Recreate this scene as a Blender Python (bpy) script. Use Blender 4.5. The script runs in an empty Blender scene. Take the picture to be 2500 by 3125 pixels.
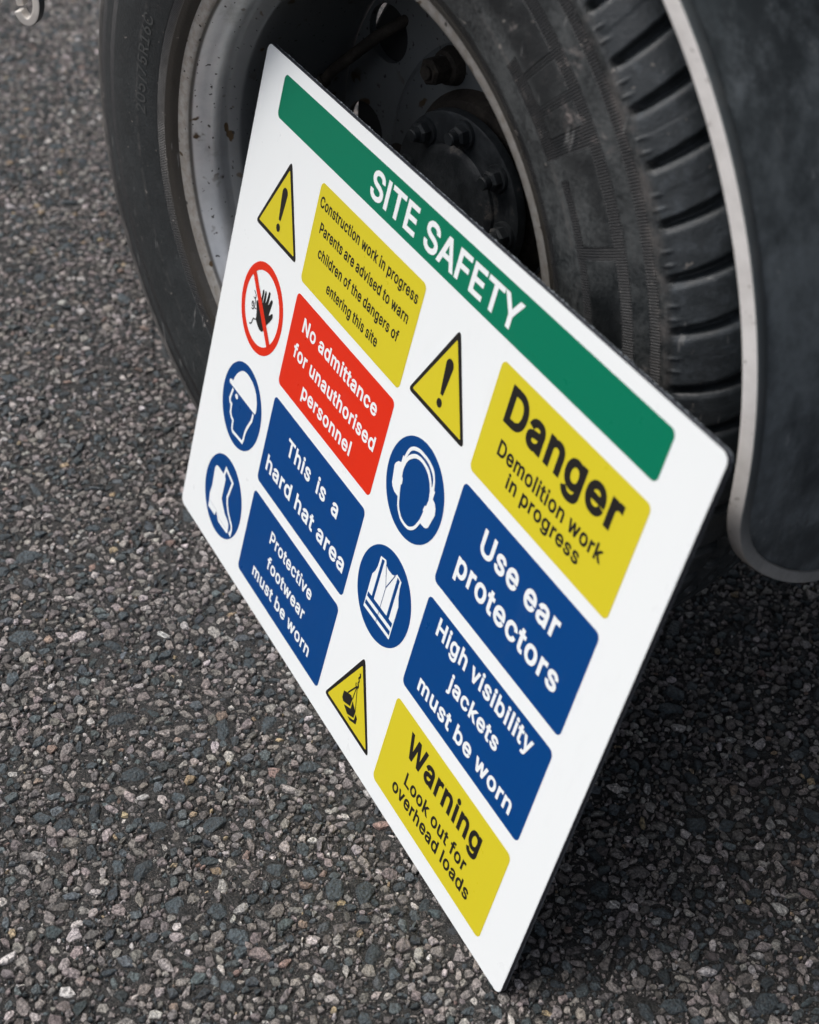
import bpy, bmesh, math, json, random
import numpy as np
from math import radians, sin, cos, pi, atan2, sqrt
from mathutils import Matrix, Vector
from mathutils.geometry import tessellate_polygon, delaunay_2d_cdt

# ------------------------------------------------------------------ camera, sky, sun, exposure
SC = bpy.context.scene
COL = SC.collection
cam_d = bpy.data.cameras.new('camera')
cam = bpy.data.objects.new('camera', cam_d)
COL.objects.link(cam)
SC.camera = cam
cam.matrix_world = (Matrix.Translation((1.0532, -0.3755, 0.8932)) @ Matrix.Rotation(1.0313, 4, 'Z')
                    @ Matrix.Rotation(0.8847, 4, 'X') @ Matrix.Rotation(0.0800, 4, 'Z'))
cam_d.sensor_fit = 'HORIZONTAL'
cam_d.sensor_width = 36.0
cam_d.lens = 4476.9 / 2500 * 36
cam_d.shift_x = (1250 - 1242.8) / 2500
cam_d.shift_y = (1593.4 - 1562.5) / 2500
cam_d.clip_start, cam_d.clip_end = 0.02, 500
cam_d.dof.use_dof = True
cam_d.dof.focus_distance = 1.13
cam_d.dof.aperture_fstop = 8.0

SUN_EL, SUN_AZ = radians(61), atan2(-0.50, -0.80)      # azimuth measured from +Y towards +X
world = bpy.data.worlds.new('World')
SC.world = world
world.use_nodes = True
wn = world.node_tree
sky = wn.nodes.new('ShaderNodeTexSky')
sky.sky_type = 'NISHITA'
sky.sun_disc = False
sky.sun_elevation = SUN_EL
sky.sun_rotation = SUN_AZ
sky.dust_density = 4.0
sky.air_density = 0.9
bgn = wn.nodes['Background']
bgn.inputs['Strength'].default_value = 0.15
hsv = wn.nodes.new('ShaderNodeHueSaturation')            # thin cloud: the sky's blue is washed out
hsv.inputs['Saturation'].default_value = 0.48
wn.links.new(sky.outputs[0], hsv.inputs['Color'])
wtc = wn.nodes.new('ShaderNodeTexCoord'); wsp = wn.nodes.new('ShaderNodeSeparateXYZ')   # overcast: brighter overhead than low down
wmr = wn.nodes.new('ShaderNodeMapRange'); wmx = wn.nodes.new('ShaderNodeMix'); wmx.data_type = 'RGBA'; wmx.blend_type = 'MULTIPLY'
wmr.inputs[1].default_value, wmr.inputs[2].default_value, wmr.inputs[3].default_value, wmr.inputs[4].default_value = 0.0, 1.0, 0.50, 1.30
wmx.inputs[0].default_value = 1.0
wn.links.new(wtc.outputs['Generated'], wsp.inputs[0]); wn.links.new(wsp.outputs['Z'], wmr.inputs[0])
wn.links.new(hsv.outputs[0], wmx.inputs[6]); wn.links.new(wmr.outputs[0], wmx.inputs[7])
wn.links.new(wmx.outputs[2], bgn.inputs[0])

sun_d = bpy.data.lights.new('sun', 'SUN')
sun_d.energy = 1.3
sun_d.angle = radians(35)
sun_d.color = (1.0, 0.975, 0.94)
sun = bpy.data.objects.new('sun', sun_d)
COL.objects.link(sun)
sv = Vector((sin(SUN_AZ) * cos(SUN_EL), cos(SUN_AZ) * cos(SUN_EL), sin(SUN_EL)))
sun.rotation_euler = sv.to_track_quat('Z', 'Y').to_euler()
sun.location = sv * 6

SC.view_settings.view_transform = 'Standard'
SC.view_settings.look = 'None'
SC.view_settings.exposure = 0.53
SC.view_settings.gamma = 1.0
SC.render.engine = 'CYCLES'
SC.cycles.use_denoising = True
SC.cycles.max_bounces = 6

# ------------------------------------------------------------------ small node-expression helper
class E:
    """socket wrapper: arithmetic on it makes Math nodes"""
    def __init__(s, t, o): s.t, s.o = t, o
    def _m(s, op, *a, clamp=False):
        n = s.t.nodes.new('ShaderNodeMath'); n.operation = op; n.use_clamp = clamp
        for k, v in enumerate((s,) + a):
            if isinstance(v, E): s.t.links.new(v.o, n.inputs[k])
            else: n.inputs[k].default_value = v
        return E(s.t, n.outputs[0])
    def __add__(s, b): return s._m('ADD', b)
    def __sub__(s, b): return s._m('SUBTRACT', b)
    def __mul__(s, b): return s._m('MULTIPLY', b)
    def __truediv__(s, b): return s._m('DIVIDE', b)
    def sin(s): return s._m('SINE')
    def abs(s): return s._m('ABSOLUTE')
    def gt(s, b): return s._m('GREATER_THAN', b)
    def lt(s, b): return s._m('LESS_THAN', b)
    def max(s, b): return s._m('MAXIMUM', b)
    def clamp(s): return s._m('ADD', 0.0, clamp=True)
    def sub_from(s, a): return (s * -1.0) + a
    def step(s, a, b):                         # smooth 0..1 between a and b
        n = s.t.nodes.new('ShaderNodeMapRange'); n.interpolation_type = 'SMOOTHSTEP'
        s.t.links.new(s.o, n.inputs[0]); n.inputs[1].default_value = a; n.inputs[2].default_value = b
        return E(s.t, n.outputs[0])
    def band(s, a, b, w):                      # 1 inside a..b with soft edge w
        return s.step(a - w, a + w) * s.step(b + w, b - w)

class Mat:
    def __init__(s, name, color=(.5, .5, .5), rough=.5, metal=0., spec=.5):
        s.m = bpy.data.materials.new(name); s.m.use_nodes = True; s.t = s.m.node_tree
        s.b = s.t.nodes['Principled BSDF']
        s.b.inputs['Base Color'].default_value = (*color, 1); s.b.inputs['Roughness'].default_value = rough
        s.b.inputs['Metallic'].default_value = metal; s.b.inputs['Specular IOR Level'].default_value = spec
        s.tc = None
    def co(s, which='Object'):
        if s.tc is None: s.tc = s.t.nodes.new('ShaderNodeTexCoord')
        return s.tc.outputs[which]
    def xyz(s):
        n = s.t.nodes.new('ShaderNodeSeparateXYZ'); s.t.links.new(s.co(), n.inputs[0])
        return [E(s.t, o) for o in n.outputs]
    def noise(s, scale, detail=4, rough=.55, stretch=None, col=False):
        n = s.t.nodes.new('ShaderNodeTexNoise'); n.inputs['Scale'].default_value = scale
        n.inputs['Detail'].default_value = detail; n.inputs['Roughness'].default_value = rough
        if stretch:
            mp = s.t.nodes.new('ShaderNodeMapping'); mp.inputs['Scale'].default_value = stretch
            s.t.links.new(s.co(), mp.inputs[0]); s.t.links.new(mp.outputs[0], n.inputs[0])
        else: s.t.links.new(s.co(), n.inputs[0])
        return E(s.t, n.outputs[1 if col else 0])
    def voro(s, scale, out='Distance', feature='F1', rnd=1.0):
        n = s.t.nodes.new('ShaderNodeTexVoronoi'); n.feature = feature; n.inputs['Scale'].default_value = scale
        n.inputs['Randomness'].default_value = rnd
        s.t.links.new(s.co(), n.inputs[0]); return E(s.t, n.outputs[out])
    def attr(s, name):
        n = s.t.nodes.new('ShaderNodeAttribute'); n.attribute_name = name; return E(s.t, n.outputs[0])
    def rgb(s, c):
        n = s.t.nodes.new('ShaderNodeRGB'); n.outputs[0].default_value = (*c, 1); return E(s.t, n.outputs[0])
    def mix(s, f, a, b, mode='MIX'):
        n = s.t.nodes.new('ShaderNodeMix'); n.data_type = 'RGBA'; n.blend_type = mode
        for k, v in ((0, f), (6, a), (7, b)):
            if isinstance(v, E): s.t.links.new(v.o, n.inputs[k])
            elif k == 0: n.inputs[0].default_value = v
            else: n.inputs[k].default_value = (*v, 1)
        return E(s.t, n.outputs[2])
    def ramp(s, f, stops):
        n = s.t.nodes.new('ShaderNodeValToRGB'); s.t.links.new(f.o, n.inputs[0])
        el = n.color_ramp.elements
        while len(el) < len(stops): el.new(0.5)
        for e, (p, c) in zip(el, stops): e.position = p; e.color = (*c, 1)
        return E(s.t, n.outputs[0])
    def base(s, e): s.t.links.new(e.o, s.b.inputs['Base Color']); return s
    def rough(s, e): s.t.links.new(e.o, s.b.inputs['Roughness']); return s
    def bump(s, h, dist=.001, strength=1.0):
        n = s.t.nodes.new('ShaderNodeBump'); n.inputs['Distance'].default_value = dist; n.inputs['Strength'].default_value = strength
        s.t.links.new(h.o, n.inputs['Height']); s.t.links.new(n.outputs[0], s.b.inputs['Normal']); return s

# ------------------------------------------------------------------ object helpers
def mesh_obj(name, verts, faces, mats, parent=None, smooth=False, loc=None, fmat=None):
    me = bpy.data.meshes.new(name)
    me.from_pydata([tuple(v) for v in verts], [], [tuple(f) for f in faces])
    for m in (mats if isinstance(mats, (list, tuple)) else [mats]): me.materials.append(m.m)
    if fmat is not None: me.polygons.foreach_set('material_index', fmat)
    if smooth: me.polygons.foreach_set('use_smooth', [True] * len(me.polygons))
    me.update()
    o = bpy.data.objects.new(name, me); COL.objects.link(o)
    if parent: o.parent = parent
    if loc: o.location = loc
    return o

def empty(name, loc=(0, 0, 0), rot=(0, 0, 0)):
    o = bpy.data.objects.new(name, None); COL.objects.link(o)
    o.location = loc; o.rotation_euler = rot; o.empty_display_size = .1
    return o

def tag(o, label=None, cat=None, group=None, kind=None):
    for k, v in (('label', label), ('category', cat), ('group', group), ('kind', kind)):
        if v: o[k] = v
    return o

class MB:
    """collects shapes into one mesh"""
    def __init__(s): s.v, s.f, s.m = [], [], []
    def add(s, v, f, mi=0):
        b = len(s.v); s.v += [tuple(x) for x in v]; s.f += [tuple(i + b for i in q) for q in f]; s.m += [mi] * len(f)
    def box(s, a, b, mi=0):
        (x0, y0, z0), (x1, y1, z1) = a, b
        s.add([(x0,y0,z0),(x1,y0,z0),(x1,y1,z0),(x0,y1,z0),(x0,y0,z1),(x1,y0,z1),(x1,y1,z1),(x0,y1,z1)],
              [(0,3,2,1),(4,5,6,7),(0,1,5,4),(1,2,6,5),(2,3,7,6),(3,0,4,7)], mi)
    def lathe(s, prof, n, mi=0, close=False, a0=0., c=(0, 0), phase=0.):
        """prof: list of (radius, y); axis = local y through (c.x, c.z)"""
        k = len(prof); v = []
        for i in range(n):
            t = 2 * pi * i / n + phase
            v += [(c[0] + r * cos(t), y, c[1] + r * sin(t)) for r, y in prof]
        f = []
        for i in range(n):
            j = (i + 1) % n
            for q in range(k - 1 if not close else k):
                w = (q + 1) % k
                f.append((i*k+q, i*k+w, j*k+w, j*k+q))
        s.add(v, f, mi)
    def tube(s, pts, r, n=10, mi=0, cap=True):
        pts = [Vector(p) for p in pts]; v = []; f = []
        for i, p in enumerate(pts):
            d = (pts[min(i+1, len(pts)-1)] - pts[max(i-1, 0)]).normalized()
            u = d.orthogonal().normalized() if i == 0 else (u - d * u.dot(d)).normalized()
            w = d.cross(u); rr = r[i] if isinstance(r, (list, tuple)) else r
            v += [p + (u * cos(2*pi*k/n) + w * sin(2*pi*k/n)) * rr for k in range(n)]
        for i in range(len(pts) - 1):
            f += [(i*n+k, i*n+(k+1) % n, (i+1)*n+(k+1) % n, (i+1)*n+k) for k in range(n)]
        if cap: f += [tuple(range(n))[::-1], tuple(range((len(pts)-1)*n, len(pts)*n))]
        s.add(v, f, mi)
    def build(s, name, mats, parent=None, smooth=False, loc=None, bevel=0, angle=35):
        o = mesh_obj(name, s.v, s.f, mats, parent, False, loc, s.m)
        bm = bmesh.new(); bm.from_mesh(o.data)
        bmesh.ops.recalc_face_normals(bm, faces=bm.faces)
        if smooth:
            for fc in bm.faces: fc.smooth = True
            for e in bm.edges:
                if len(e.link_faces) == 2 and e.calc_face_angle(0) > radians(angle): e.smooth = False
        bm.to_mesh(o.data); bm.free()
        if bevel:
            md = o.modifiers.new('bevel', 'BEVEL'); md.width = bevel; md.segments = 2; md.limit_method = 'ANGLE'; md.angle_limit = radians(40)
        return o

# ------------------------------------------------------------------ letter outlines (advance | loops of x,y)
GLYPHS = json.loads(r'''{"/":"249|235,533;71,-76;14,-76;178,533",
"0":"453|227,-7;205,-6;184,-2;165,4;147,13;130,24;115,38;101,53;89,71;78,91;69,113;57,155;50,202;48,254;50,306;57,353;69,395;78,417;89,437;101,455;115,471;130,484;147,495;165,504;184,511;205,515;227,516;249,515;269,511;288,504;306,495;323,484;338,471;352,455;364,437;375,417;384,395;396,353;403,306;405,254;403,202;396,155;384,113;375,91;364,71;352,53;338,38;323,24;307,13;289,4;269,-2;249,-6|227,50;251,53;272,61;290,74;306,92;320,116;330,144;338,176;342,213;344,254;342,295;338,332;330,365;320,393;306,416;290,435;279,444;268,451;255,456;242,459;227,460;212,459;199,456;186,451;174,444;163,435;147,416;134,393;123,365;115,332;111,295;109,254;111,213;115,176;123,144;134,116;147,92;163,74;174,65;186,59;199,54;212,51",
"1":"453|76,0;76,55;391,55;391,0|276,509;276,0;212,0;212,448;209,448;86,358;86,427;198,509",
"2":"453|64,0;64,47;234,229;282,282;311,327;316,341;319,356;320,371;319,389;315,405;308,419;298,431;287,441;273,449;258,455;242,459;224,460;205,459;188,454;172,447;159,438;148,427;139,413;132,398;128,381;127,362;66,362;68,391;75,418;86,442;102,463;121,481;143,496;168,507;195,514;225,516;254,514;281,507;306,497;328,483;346,465;361,445;372,423;379,398;381,372;380,354;377,336;371,318;363,299;351,280;336,259;267,180;153,60;153,57;389,57;389,0",
"5":"453|221,-7;192,-5;165,1;140,11;118,24;99,41;83,60;71,82;63,105;60,130;122,130;125,115;130,102;138,89;148,78;160,68;173,60;188,54;204,51;221,50;241,52;259,56;276,64;291,75;304,88;314,104;322,122;326,141;328,162;326,183;322,203;314,221;303,237;290,251;275,262;257,270;238,275;218,277;201,276;184,273;167,268;152,262;139,255;128,246;67,253;96,509;366,509;366,452;151,452;134,301;136,301;148,310;162,318;178,325;194,330;211,333;229,334;252,332;274,328;294,321;313,312;330,300;345,285;358,269;370,251;379,231;386,210;390,187;391,163;389,131;381,102;369,76;352,52;332,32;309,15;282,3;253,-4",
"6":"453|226,-7;196,-5;168,3;142,15;119,31;100,51;84,74;73,101;66,130;64,162;66,187;71,212;80,239;94,268;113,302;137,340;252,509;322,509;151,261;145,261;165,288;196,307;208,311;221,313;235,314;265,312;292,306;316,295;337,280;355,262;370,240;380,215;387,187;389,157;387,126;380,98;368,73;352,50;333,30;310,14;285,2;257,-5|226,48;245,50;263,55;279,63;293,73;305,86;314,101;321,118;326,137;327,157;326,177;321,196;314,213;305,228;293,241;279,251;263,259;245,264;226,265;207,264;190,259;174,252;160,242;148,229;138,214;131,197;126,178;125,158;126,138;131,119;138,102;148,86;160,73;174,63;190,55;207,50",
"7":"453|97,0;323,448;323,452;62,452;62,509;391,509;391,449;165,0",
"A":"480|16,0;201,509;276,509;463,0;395,0;287,302;264,372;232,478;245,478;213,371;191,302;85,0|110,142;110,199;370,199;370,142",
"C":"510|267,-7;241,-6;217,-2;193,5;171,14;150,25;130,39;113,55;97,73;82,93;70,115;59,139;51,166;45,193;41,223;40,254;41,285;45,315;51,343;59,369;70,393;82,415;97,436;113,454;130,470;150,484;171,495;193,504;217,511;241,515;267,516;292,515;317,511;340,504;362,496;383,485;402,471;419,456;435,438;448,418;459,397;467,373;473,348;408,348;403,365;397,381;389,395;380,407;369,418;357,428;344,437;330,444;315,449;300,453;284,455;267,456;237,453;209,445;184,432;170,422;156,410;145,397;134,381;125,364;113,332;106,295;103,254;106,213;113,177;125,145;141,117;161,94;184,76;210,63;237,56;267,53;284,54;300,56;315,60;330,65;344,72;357,81;369,91;380,102;389,114;397,128;403,144;408,160;473,160;467,135;459,112;448,91;435,71;420,53;402,38;383,24;363,13;341,5;317,-2;293,-6",
"D":"502|219,0;96,0;96,57;215,57;239,58;261,61;282,66;301,72;318,81;333,91;347,103;360,117;370,132;379,149;390,181;397,216;399,255;397,294;390,329;379,361;370,378;360,393;348,406;335,418;320,428;303,437;285,443;265,448;244,451;221,452;93,452;93,509;225,509;254,508;281,504;307,498;331,489;353,478;373,465;391,450;407,432;421,413;433,391;443,367;451,342;457,315;461,286;462,255;461,224;457,195;451,168;443,143;433,119;421,97;406,77;390,60;372,44;351,31;328,20;304,11;277,5;249,1|125,509;125,0;60,0;60,509",
"E":"419|60,0;60,509;372,509;372,452;125,452;125,286;355,286;355,229;125,229;125,57;375,57;375,0",
"F":"410|60,0;60,509;369,509;369,452;125,452;125,278;346,278;346,221;125,221;125,0",
"H":"517|60,0;60,509;125,509;125,289;392,289;392,509;457,509;457,0;392,0;392,232;125,232;125,0",
"I":"190|62,509;128,509;128,0;62,0",
"L":"393|60,0;60,509;125,509;125,57;361,57;361,0",
"N":"523|60,0;60,509;136,509;343,183;363,151;388,107;414,55;405,54;401,108;399,157;399,195;399,509;463,509;463,0;387,0;202,290;177,331;148,381;108,452;119,454;122,384;124,328;125,291;125,0",
"P":"445|60,0;60,509;235,509;258,508;279,506;298,501;316,495;332,487;356,471;375,452;390,430;400,404;407,377;409,348;407,318;400,291;390,265;375,243;356,223;332,207;304,195;272,188;235,186;109,186;109,242;233,242;258,244;279,248;297,256;312,266;324,279;333,294;339,311;343,329;344,348;343,367;339,385;333,402;324,416;312,429;297,439;279,446;257,451;232,452;125,452;125,0",
"R":"449|60,0;60,509;236,509;273,507;305,500;333,489;357,474;376,455;390,433;401,408;407,381;409,352;407,323;401,296;390,271;376,250;357,232;333,217;305,206;273,200;236,198;96,198;96,255;234,255;258,256;280,260;298,267;313,276;325,287;334,300;340,316;344,333;345,352;344,371;340,389;334,405;325,419;313,430;298,440;279,447;258,451;233,452;125,452;125,0|353,0;230,229;303,229;428,0",
"S":"447|224,-9;189,-7;157,-1;128,9;102,23;81,40;64,60;51,83;42,109;38,137;104,137;107,118;114,102;123,88;135,76;150,66;166,59;184,53;204,50;224,49;246,50;267,54;286,60;303,69;317,79;329,92;338,106;344,122;346,139;344,154;340,168;332,179;322,189;310,197;296,205;245,222;184,239;145,253;112,269;86,289;74,303;64,318;57,335;53,353;52,372;55,400;62,425;75,448;92,468;113,484;138,498;165,508;195,514;227,516;259,514;289,508;316,498;340,484;360,468;377,449;390,427;398,403;401,378;337,378;335,392;330,406;323,417;314,428;302,437;280,449;254,456;225,459;204,458;185,454;167,448;152,440;139,430;129,418;121,405;117,391;115,376;117,359;122,345;131,334;142,324;155,315;169,308;212,293;264,279;312,264;359,238;372,226;384,213;395,198;402,180;407,161;408,139;406,112;398,87;386,64;370,43;349,25;323,11;294,0;261,-7",
"T":"449|32,452;32,509;417,509;417,452;257,452;257,0;193,0;193,452",
"U":"517|259,-8;221,-5;186,2;154,15;126,33;103,55;85,80;76,97;69,114;64,133;61,152;60,173;60,509;124,509;124,178;126,155;132,133;141,113;153,95;169,80;187,68;208,59;232,54;259,52;286,54;310,59;331,68;349,80;365,95;377,113;386,133;391,155;393,178;393,509;457,509;457,173;454,139;446,108;433,80;414,55;391,33;363,15;332,2;297,-5",
"W":"686|155,0;16,509;82,509;163,196;175,145;187,94;197,40;189,40;200,94;211,145;224,196;306,509;380,509;462,196;474,145;486,94;497,40;488,40;499,94;510,145;523,196;603,509;670,509;530,0;455,0;368,323;351,391;336,475;350,475;335,395;318,323;230,0",
"Y":"472|203,0;203,208;16,509;91,509;192,344;222,292;250,230;224,230;251,293;280,344;381,509;455,509;268,208;268,0",
"a":"389|160,-9;137,-7;115,-3;94,5;76,15;61,29;48,45;38,63;32,84;30,108;32,128;36,146;43,161;53,174;64,184;78,193;125,211;178,220;234,227;247,229;257,231;265,235;271,240;275,246;276,255;276,257;275,272;272,285;267,297;260,307;251,315;240,322;227,327;212,330;196,331;179,330;163,327;149,322;137,316;127,309;118,301;100,274;41,291;51,312;64,331;79,346;96,358;114,368;133,375;153,380;173,383;194,384;239,379;255,375;271,369;286,360;300,350;312,336;322,320;330,301;335,278;337,251;337,0;277,0;277,52;272,52;252,25;242,16;229,8;215,1;199,-4;181,-8|170,45;192,47;211,51;228,59;242,69;254,80;263,93;270,107;274,122;276,138;276,190;259,182;231,176;200,171;175,168;134,159;122,154;112,147;103,139;97,130;93,118;92,105;93,93;96,82;102,72;110,64;119,57;130,52;142,48;156,46",
"b":"424|229,-8;207,-7;188,-3;172,4;159,12;147,21;138,31;118,59;112,59;112,0;53,0;53,509;114,509;114,319;118,319;137,346;146,356;158,365;171,373;187,379;207,383;229,384;260,381;288,374;313,361;335,343;354,320;370,293;381,262;388,227;390,189;388,151;381,116;370,84;354,57;335,34;313,16;288,3;260,-5|220,47;242,49;262,55;279,66;294,80;306,97;316,117;323,139;327,163;328,189;327,215;323,239;316,261;307,281;295,297;280,311;263,322;243,328;220,330;198,328;178,322;161,312;146,299;134,282;125,263;118,241;114,216;113,189;114,162;118,137;125,115;135,95;147,79;162,65;179,55;198,49",
"c":"396|207,-8;174,-5;144,3;117,16;93,35;73,58;56,85;44,116;36,150;34,187;36,225;44,260;56,291;73,318;93,341;117,360;144,373;174,381;207,384;225,383;243,381;260,377;276,371;291,364;305,356;318,346;330,335;340,322;349,308;356,293;362,277;303,262;290,289;270,311;242,325;207,330;183,328;163,321;145,310;130,296;118,278;108,258;101,236;97,212;96,187;97,163;101,139;108,117;118,97;130,80;145,66;163,55;183,48;207,46;243,52;271,66;292,89;304,117;363,102;357,86;350,70;341,56;331,43;319,32;306,21;292,12;277,5;261,-1;244,-5;226,-7",
"d":"424|195,-8;165,-5;137,3;111,16;89,34;70,57;55,84;43,116;36,151;34,189;36,227;43,262;55,293;71,320;90,343;112,361;137,374;165,381;196,384;218,383;237,379;253,373;267,365;278,356;287,346;306,319;311,319;311,509;372,509;372,0;313,0;313,59;307,59;287,31;277,21;266,12;252,4;236,-3;217,-7|205,47;226,49;246,55;263,65;278,79;290,95;299,115;306,137;311,162;312,189;311,216;307,241;300,263;290,282;278,299;263,312;246,322;227,328;205,330;182,328;162,322;145,311;130,297;118,281;108,261;101,239;97,215;96,189;97,163;102,139;109,117;118,97;130,80;145,66;162,55;182,49",
"e":"404|212,-8;190,-7;170,-4;151,1;133,7;117,16;92,35;72,58;56,85;44,116;36,150;34,187;36,224;43,259;55,290;64,307;75,322;87,336;100,348;115,359;131,368;148,375;166,380;185,383;205,384;226,383;246,380;266,374;285,366;302,355;319,341;334,324;347,305;357,282;365,256;369,227;371,194;371,169;75,169;75,221;338,221;310,202;309,226;305,248;298,269;289,287;277,302;263,314;246,323;227,328;205,330;183,328;164,323;146,313;131,301;119,287;109,270;102,251;97,231;96,211;96,178;98,151;102,127;110,106;121,88;135,73;151,61;169,53;190,48;212,46;227,47;241,49;254,53;266,58;276,65;285,73;293,83;300,93;306,105;365,91;358,72;348,55;335,39;320,25;302,14;283,4;261,-3;237,-7",
"f":"254|228,379;228,327;6,327;6,379|81,0;81,432;83,452;88,470;96,486;107,499;120,510;135,519;152,525;169,529;187,530;222,527;243,521;227,468;215,472;195,474;178,472;164,468;154,460;147,449;143,436;142,419;142,0",
"g":"425|207,-151;180,-150;156,-146;134,-140;114,-132;97,-122;82,-110;70,-97;59,-84;51,-69;101,-41;122,-66;131,-74;142,-82;154,-88;169,-93;187,-96;207,-97;225,-96;241,-94;256,-89;270,-83;282,-75;293,-65;301,-53;307,-39;310,-24;311,-6;311,68;306,68;287,41;277,32;266,24;252,16;236,10;217,6;195,5;165,7;138,15;113,27;90,43;71,64;55,90;43,120;36,154;34,191;36,228;43,262;55,293;71,320;90,343;112,361;138,374;166,381;196,384;218,383;237,379;253,373;267,365;279,356;288,346;308,319;313,319;313,379;372,379;372,-9;370,-40;362,-67;350,-90;334,-109;314,-124;291,-136;265,-144;237,-149|205,59;227,61;247,66;264,75;279,87;291,103;300,121;307,142;311,166;312,193;311,219;307,242;300,264;291,283;279,299;264,312;247,322;227,328;205,330;182,328;162,322;145,312;130,298;118,281;109,262;102,241;97,218;96,193;97,167;102,144;109,123;118,104;130,89;145,76;163,67;183,61",
"h":"410|114,227;114,0;53,0;53,509;114,509;114,287;102,287;110,307;119,324;129,339;140,352;152,362;175,374;200,382;227,384;252,382;275,377;295,369;313,356;329,340;341,321;350,298;355,271;357,240;357,0;296,0;296,235;295,252;292,268;288,281;281,294;273,304;263,313;252,320;240,325;225,328;210,329;192,328;176,324;161,317;147,308;136,297;126,283;119,266;115,248",
"i":"167|53,0;53,379;114,379;114,0|84,443;73,444;63,448;54,455;47,463;42,472;41,483;42,494;47,503;54,512;63,519;73,523;84,524;95,523;105,519;114,512;121,503;125,494;126,483;125,472;121,463;114,455;105,448;95,444",
"j":"167|53,379;114,379;114,-30;113,-52;109,-72;102,-90;92,-106;80,-119;65,-129;47,-137;27,-141;4,-143;-10,-143;-10,-87;2,-87;18,-85;31,-80;40,-72;47,-61;52,-46;53,-29|83,443;72,444;62,448;53,455;46,463;42,472;41,483;42,494;46,503;53,512;62,519;72,523;83,524;94,523;105,519;114,512;121,503;125,494;126,483;125,472;121,463;114,455;105,448;94,444",
"k":"381|110,137;110,212;121,212;284,379;360,379;184,199;177,199|53,0;53,509;114,509;114,0|294,0;148,186;191,229;372,0",
"l":"172|55,520;117,520;117,0;55,0",
"m":"610|53,0;53,379;112,379;112,295;108,295;114,314;122,331;132,346;144,358;158,368;172,376;187,382;203,385;219,386;235,385;250,382;264,377;276,370;287,361;303,342;314,320;321,295;312,295;318,312;326,328;337,343;350,356;365,366;381,375;398,381;417,385;437,386;458,384;478,380;497,372;514,361;529,346;541,328;550,307;555,283;557,255;557,0;496,0;496,254;495,269;492,283;488,295;481,305;473,313;456,323;438,328;419,330;403,329;388,326;374,320;363,312;353,302;345,290;340,277;336,263;335,247;335,0;274,0;274,260;272,280;265,297;253,311;238,322;220,328;199,330;185,329;171,326;158,320;145,312;135,302;126,289;119,274;115,257;114,238;114,0",
"n":"410|114,227;114,0;53,0;53,379;112,379;112,287;102,287;110,307;119,324;129,339;140,352;152,362;175,374;200,382;227,384;252,382;275,377;295,369;313,356;328,340;341,321;350,298;355,271;357,240;357,0;296,0;296,235;295,252;292,268;288,281;281,294;273,304;263,313;252,320;240,325;225,328;210,329;192,328;176,324;161,317;147,308;136,297;126,283;119,266;115,248",
"o":"415|207,-8;174,-5;144,3;117,16;93,35;73,58;56,85;44,116;36,150;34,187;36,225;44,260;56,291;73,318;93,341;117,360;144,373;174,381;207,384;241,381;271,373;299,360;314,349;327,337;339,323;350,308;359,291;371,260;379,225;381,187;379,150;371,116;359,85;343,58;323,35;299,16;271,3;241,-5|207,46;231,48;252,55;270,66;285,80;298,97;307,117;314,139;318,163;319,187;318,212;314,236;307,258;298,278;285,296;270,310;252,321;231,328;207,330;183,328;163,321;145,310;130,296;118,278;108,258;101,236;97,212;96,187;97,163;101,139;108,117;118,97;130,80;145,66;163,55;183,48",
"p":"424|53,-143;53,379;112,379;112,319;118,319;137,346;146,356;158,365;171,373;187,379;207,383;229,384;260,381;288,374;313,361;335,343;354,320;370,293;381,262;388,227;390,189;388,151;381,116;370,84;354,57;335,34;313,16;288,3;260,-5;229,-8;207,-7;189,-3;173,4;159,12;147,21;138,31;118,59;114,59;114,-143|220,47;242,49;262,55;279,66;294,80;306,97;316,117;323,139;327,163;328,189;327,215;323,239;316,261;307,281;295,297;280,311;263,322;243,328;220,330;198,328;178,322;161,312;146,299;134,282;125,263;118,241;114,216;113,189;114,162;118,137;125,115;135,95;147,79;162,65;179,55;198,49",
"r":"259|53,0;53,379;112,379;112,321;115,321;124,339;136,354;152,367;171,377;191,383;213,385;229,384;243,384;243,322;230,324;207,326;190,325;174,321;159,315;146,306;135,296;126,284;119,270;115,254;114,237;114,0",
"s":"365|182,-8;157,-7;134,-3;112,3;93,12;76,24;62,38;50,54;42,73;36,94;94,107;101,88;111,72;124,60;140,52;159,47;181,45;206,47;227,53;244,62;257,74;265,88;268,103;266,115;262,126;254,136;243,144;229,150;212,155;149,170;118,180;92,192;72,208;63,219;56,231;51,244;48,258;47,274;49,295;55,314;65,332;79,347;95,360;115,370;137,378;161,383;187,384;212,383;234,379;254,372;271,363;286,352;299,339;309,324;318,308;324,290;268,277;262,291;254,304;243,316;228,325;210,331;187,333;166,331;147,326;131,317;119,305;111,292;109,277;111,264;116,253;124,243;136,235;152,229;172,223;229,209;261,199;287,187;306,171;315,160;322,149;327,136;330,122;331,107;329,85;323,65;312,47;298,31;281,17;260,6;236,-2;210,-6",
"t":"227|204,379;204,327;6,327;6,379|65,471;126,471;126,98;127,83;130,70;136,61;144,55;156,51;170,50;185,51;202,54;213,2;192,-3;168,-4;150,-3;133,0;117,5;104,12;92,21;82,32;75,45;69,59;66,75;65,93",
"u":"410|182,-5;158,-3;135,2;115,11;97,23;81,39;69,59;60,82;55,109;53,139;53,379;114,379;114,144;115,127;117,111;122,98;128,85;137,75;147,66;158,59;170,54;185,51;200,50;218,51;234,55;249,62;263,71;274,83;283,97;290,113;295,132;296,153;296,379;357,379;357,0;298,0;298,92;307,92;299,72;291,55;281,40;269,27;257,17;234,5;209,-3",
"v":"389|163,0;17,379;84,379;165,155;187,87;206,21;184,21;203,87;224,155;305,379;371,379;226,0",
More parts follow.
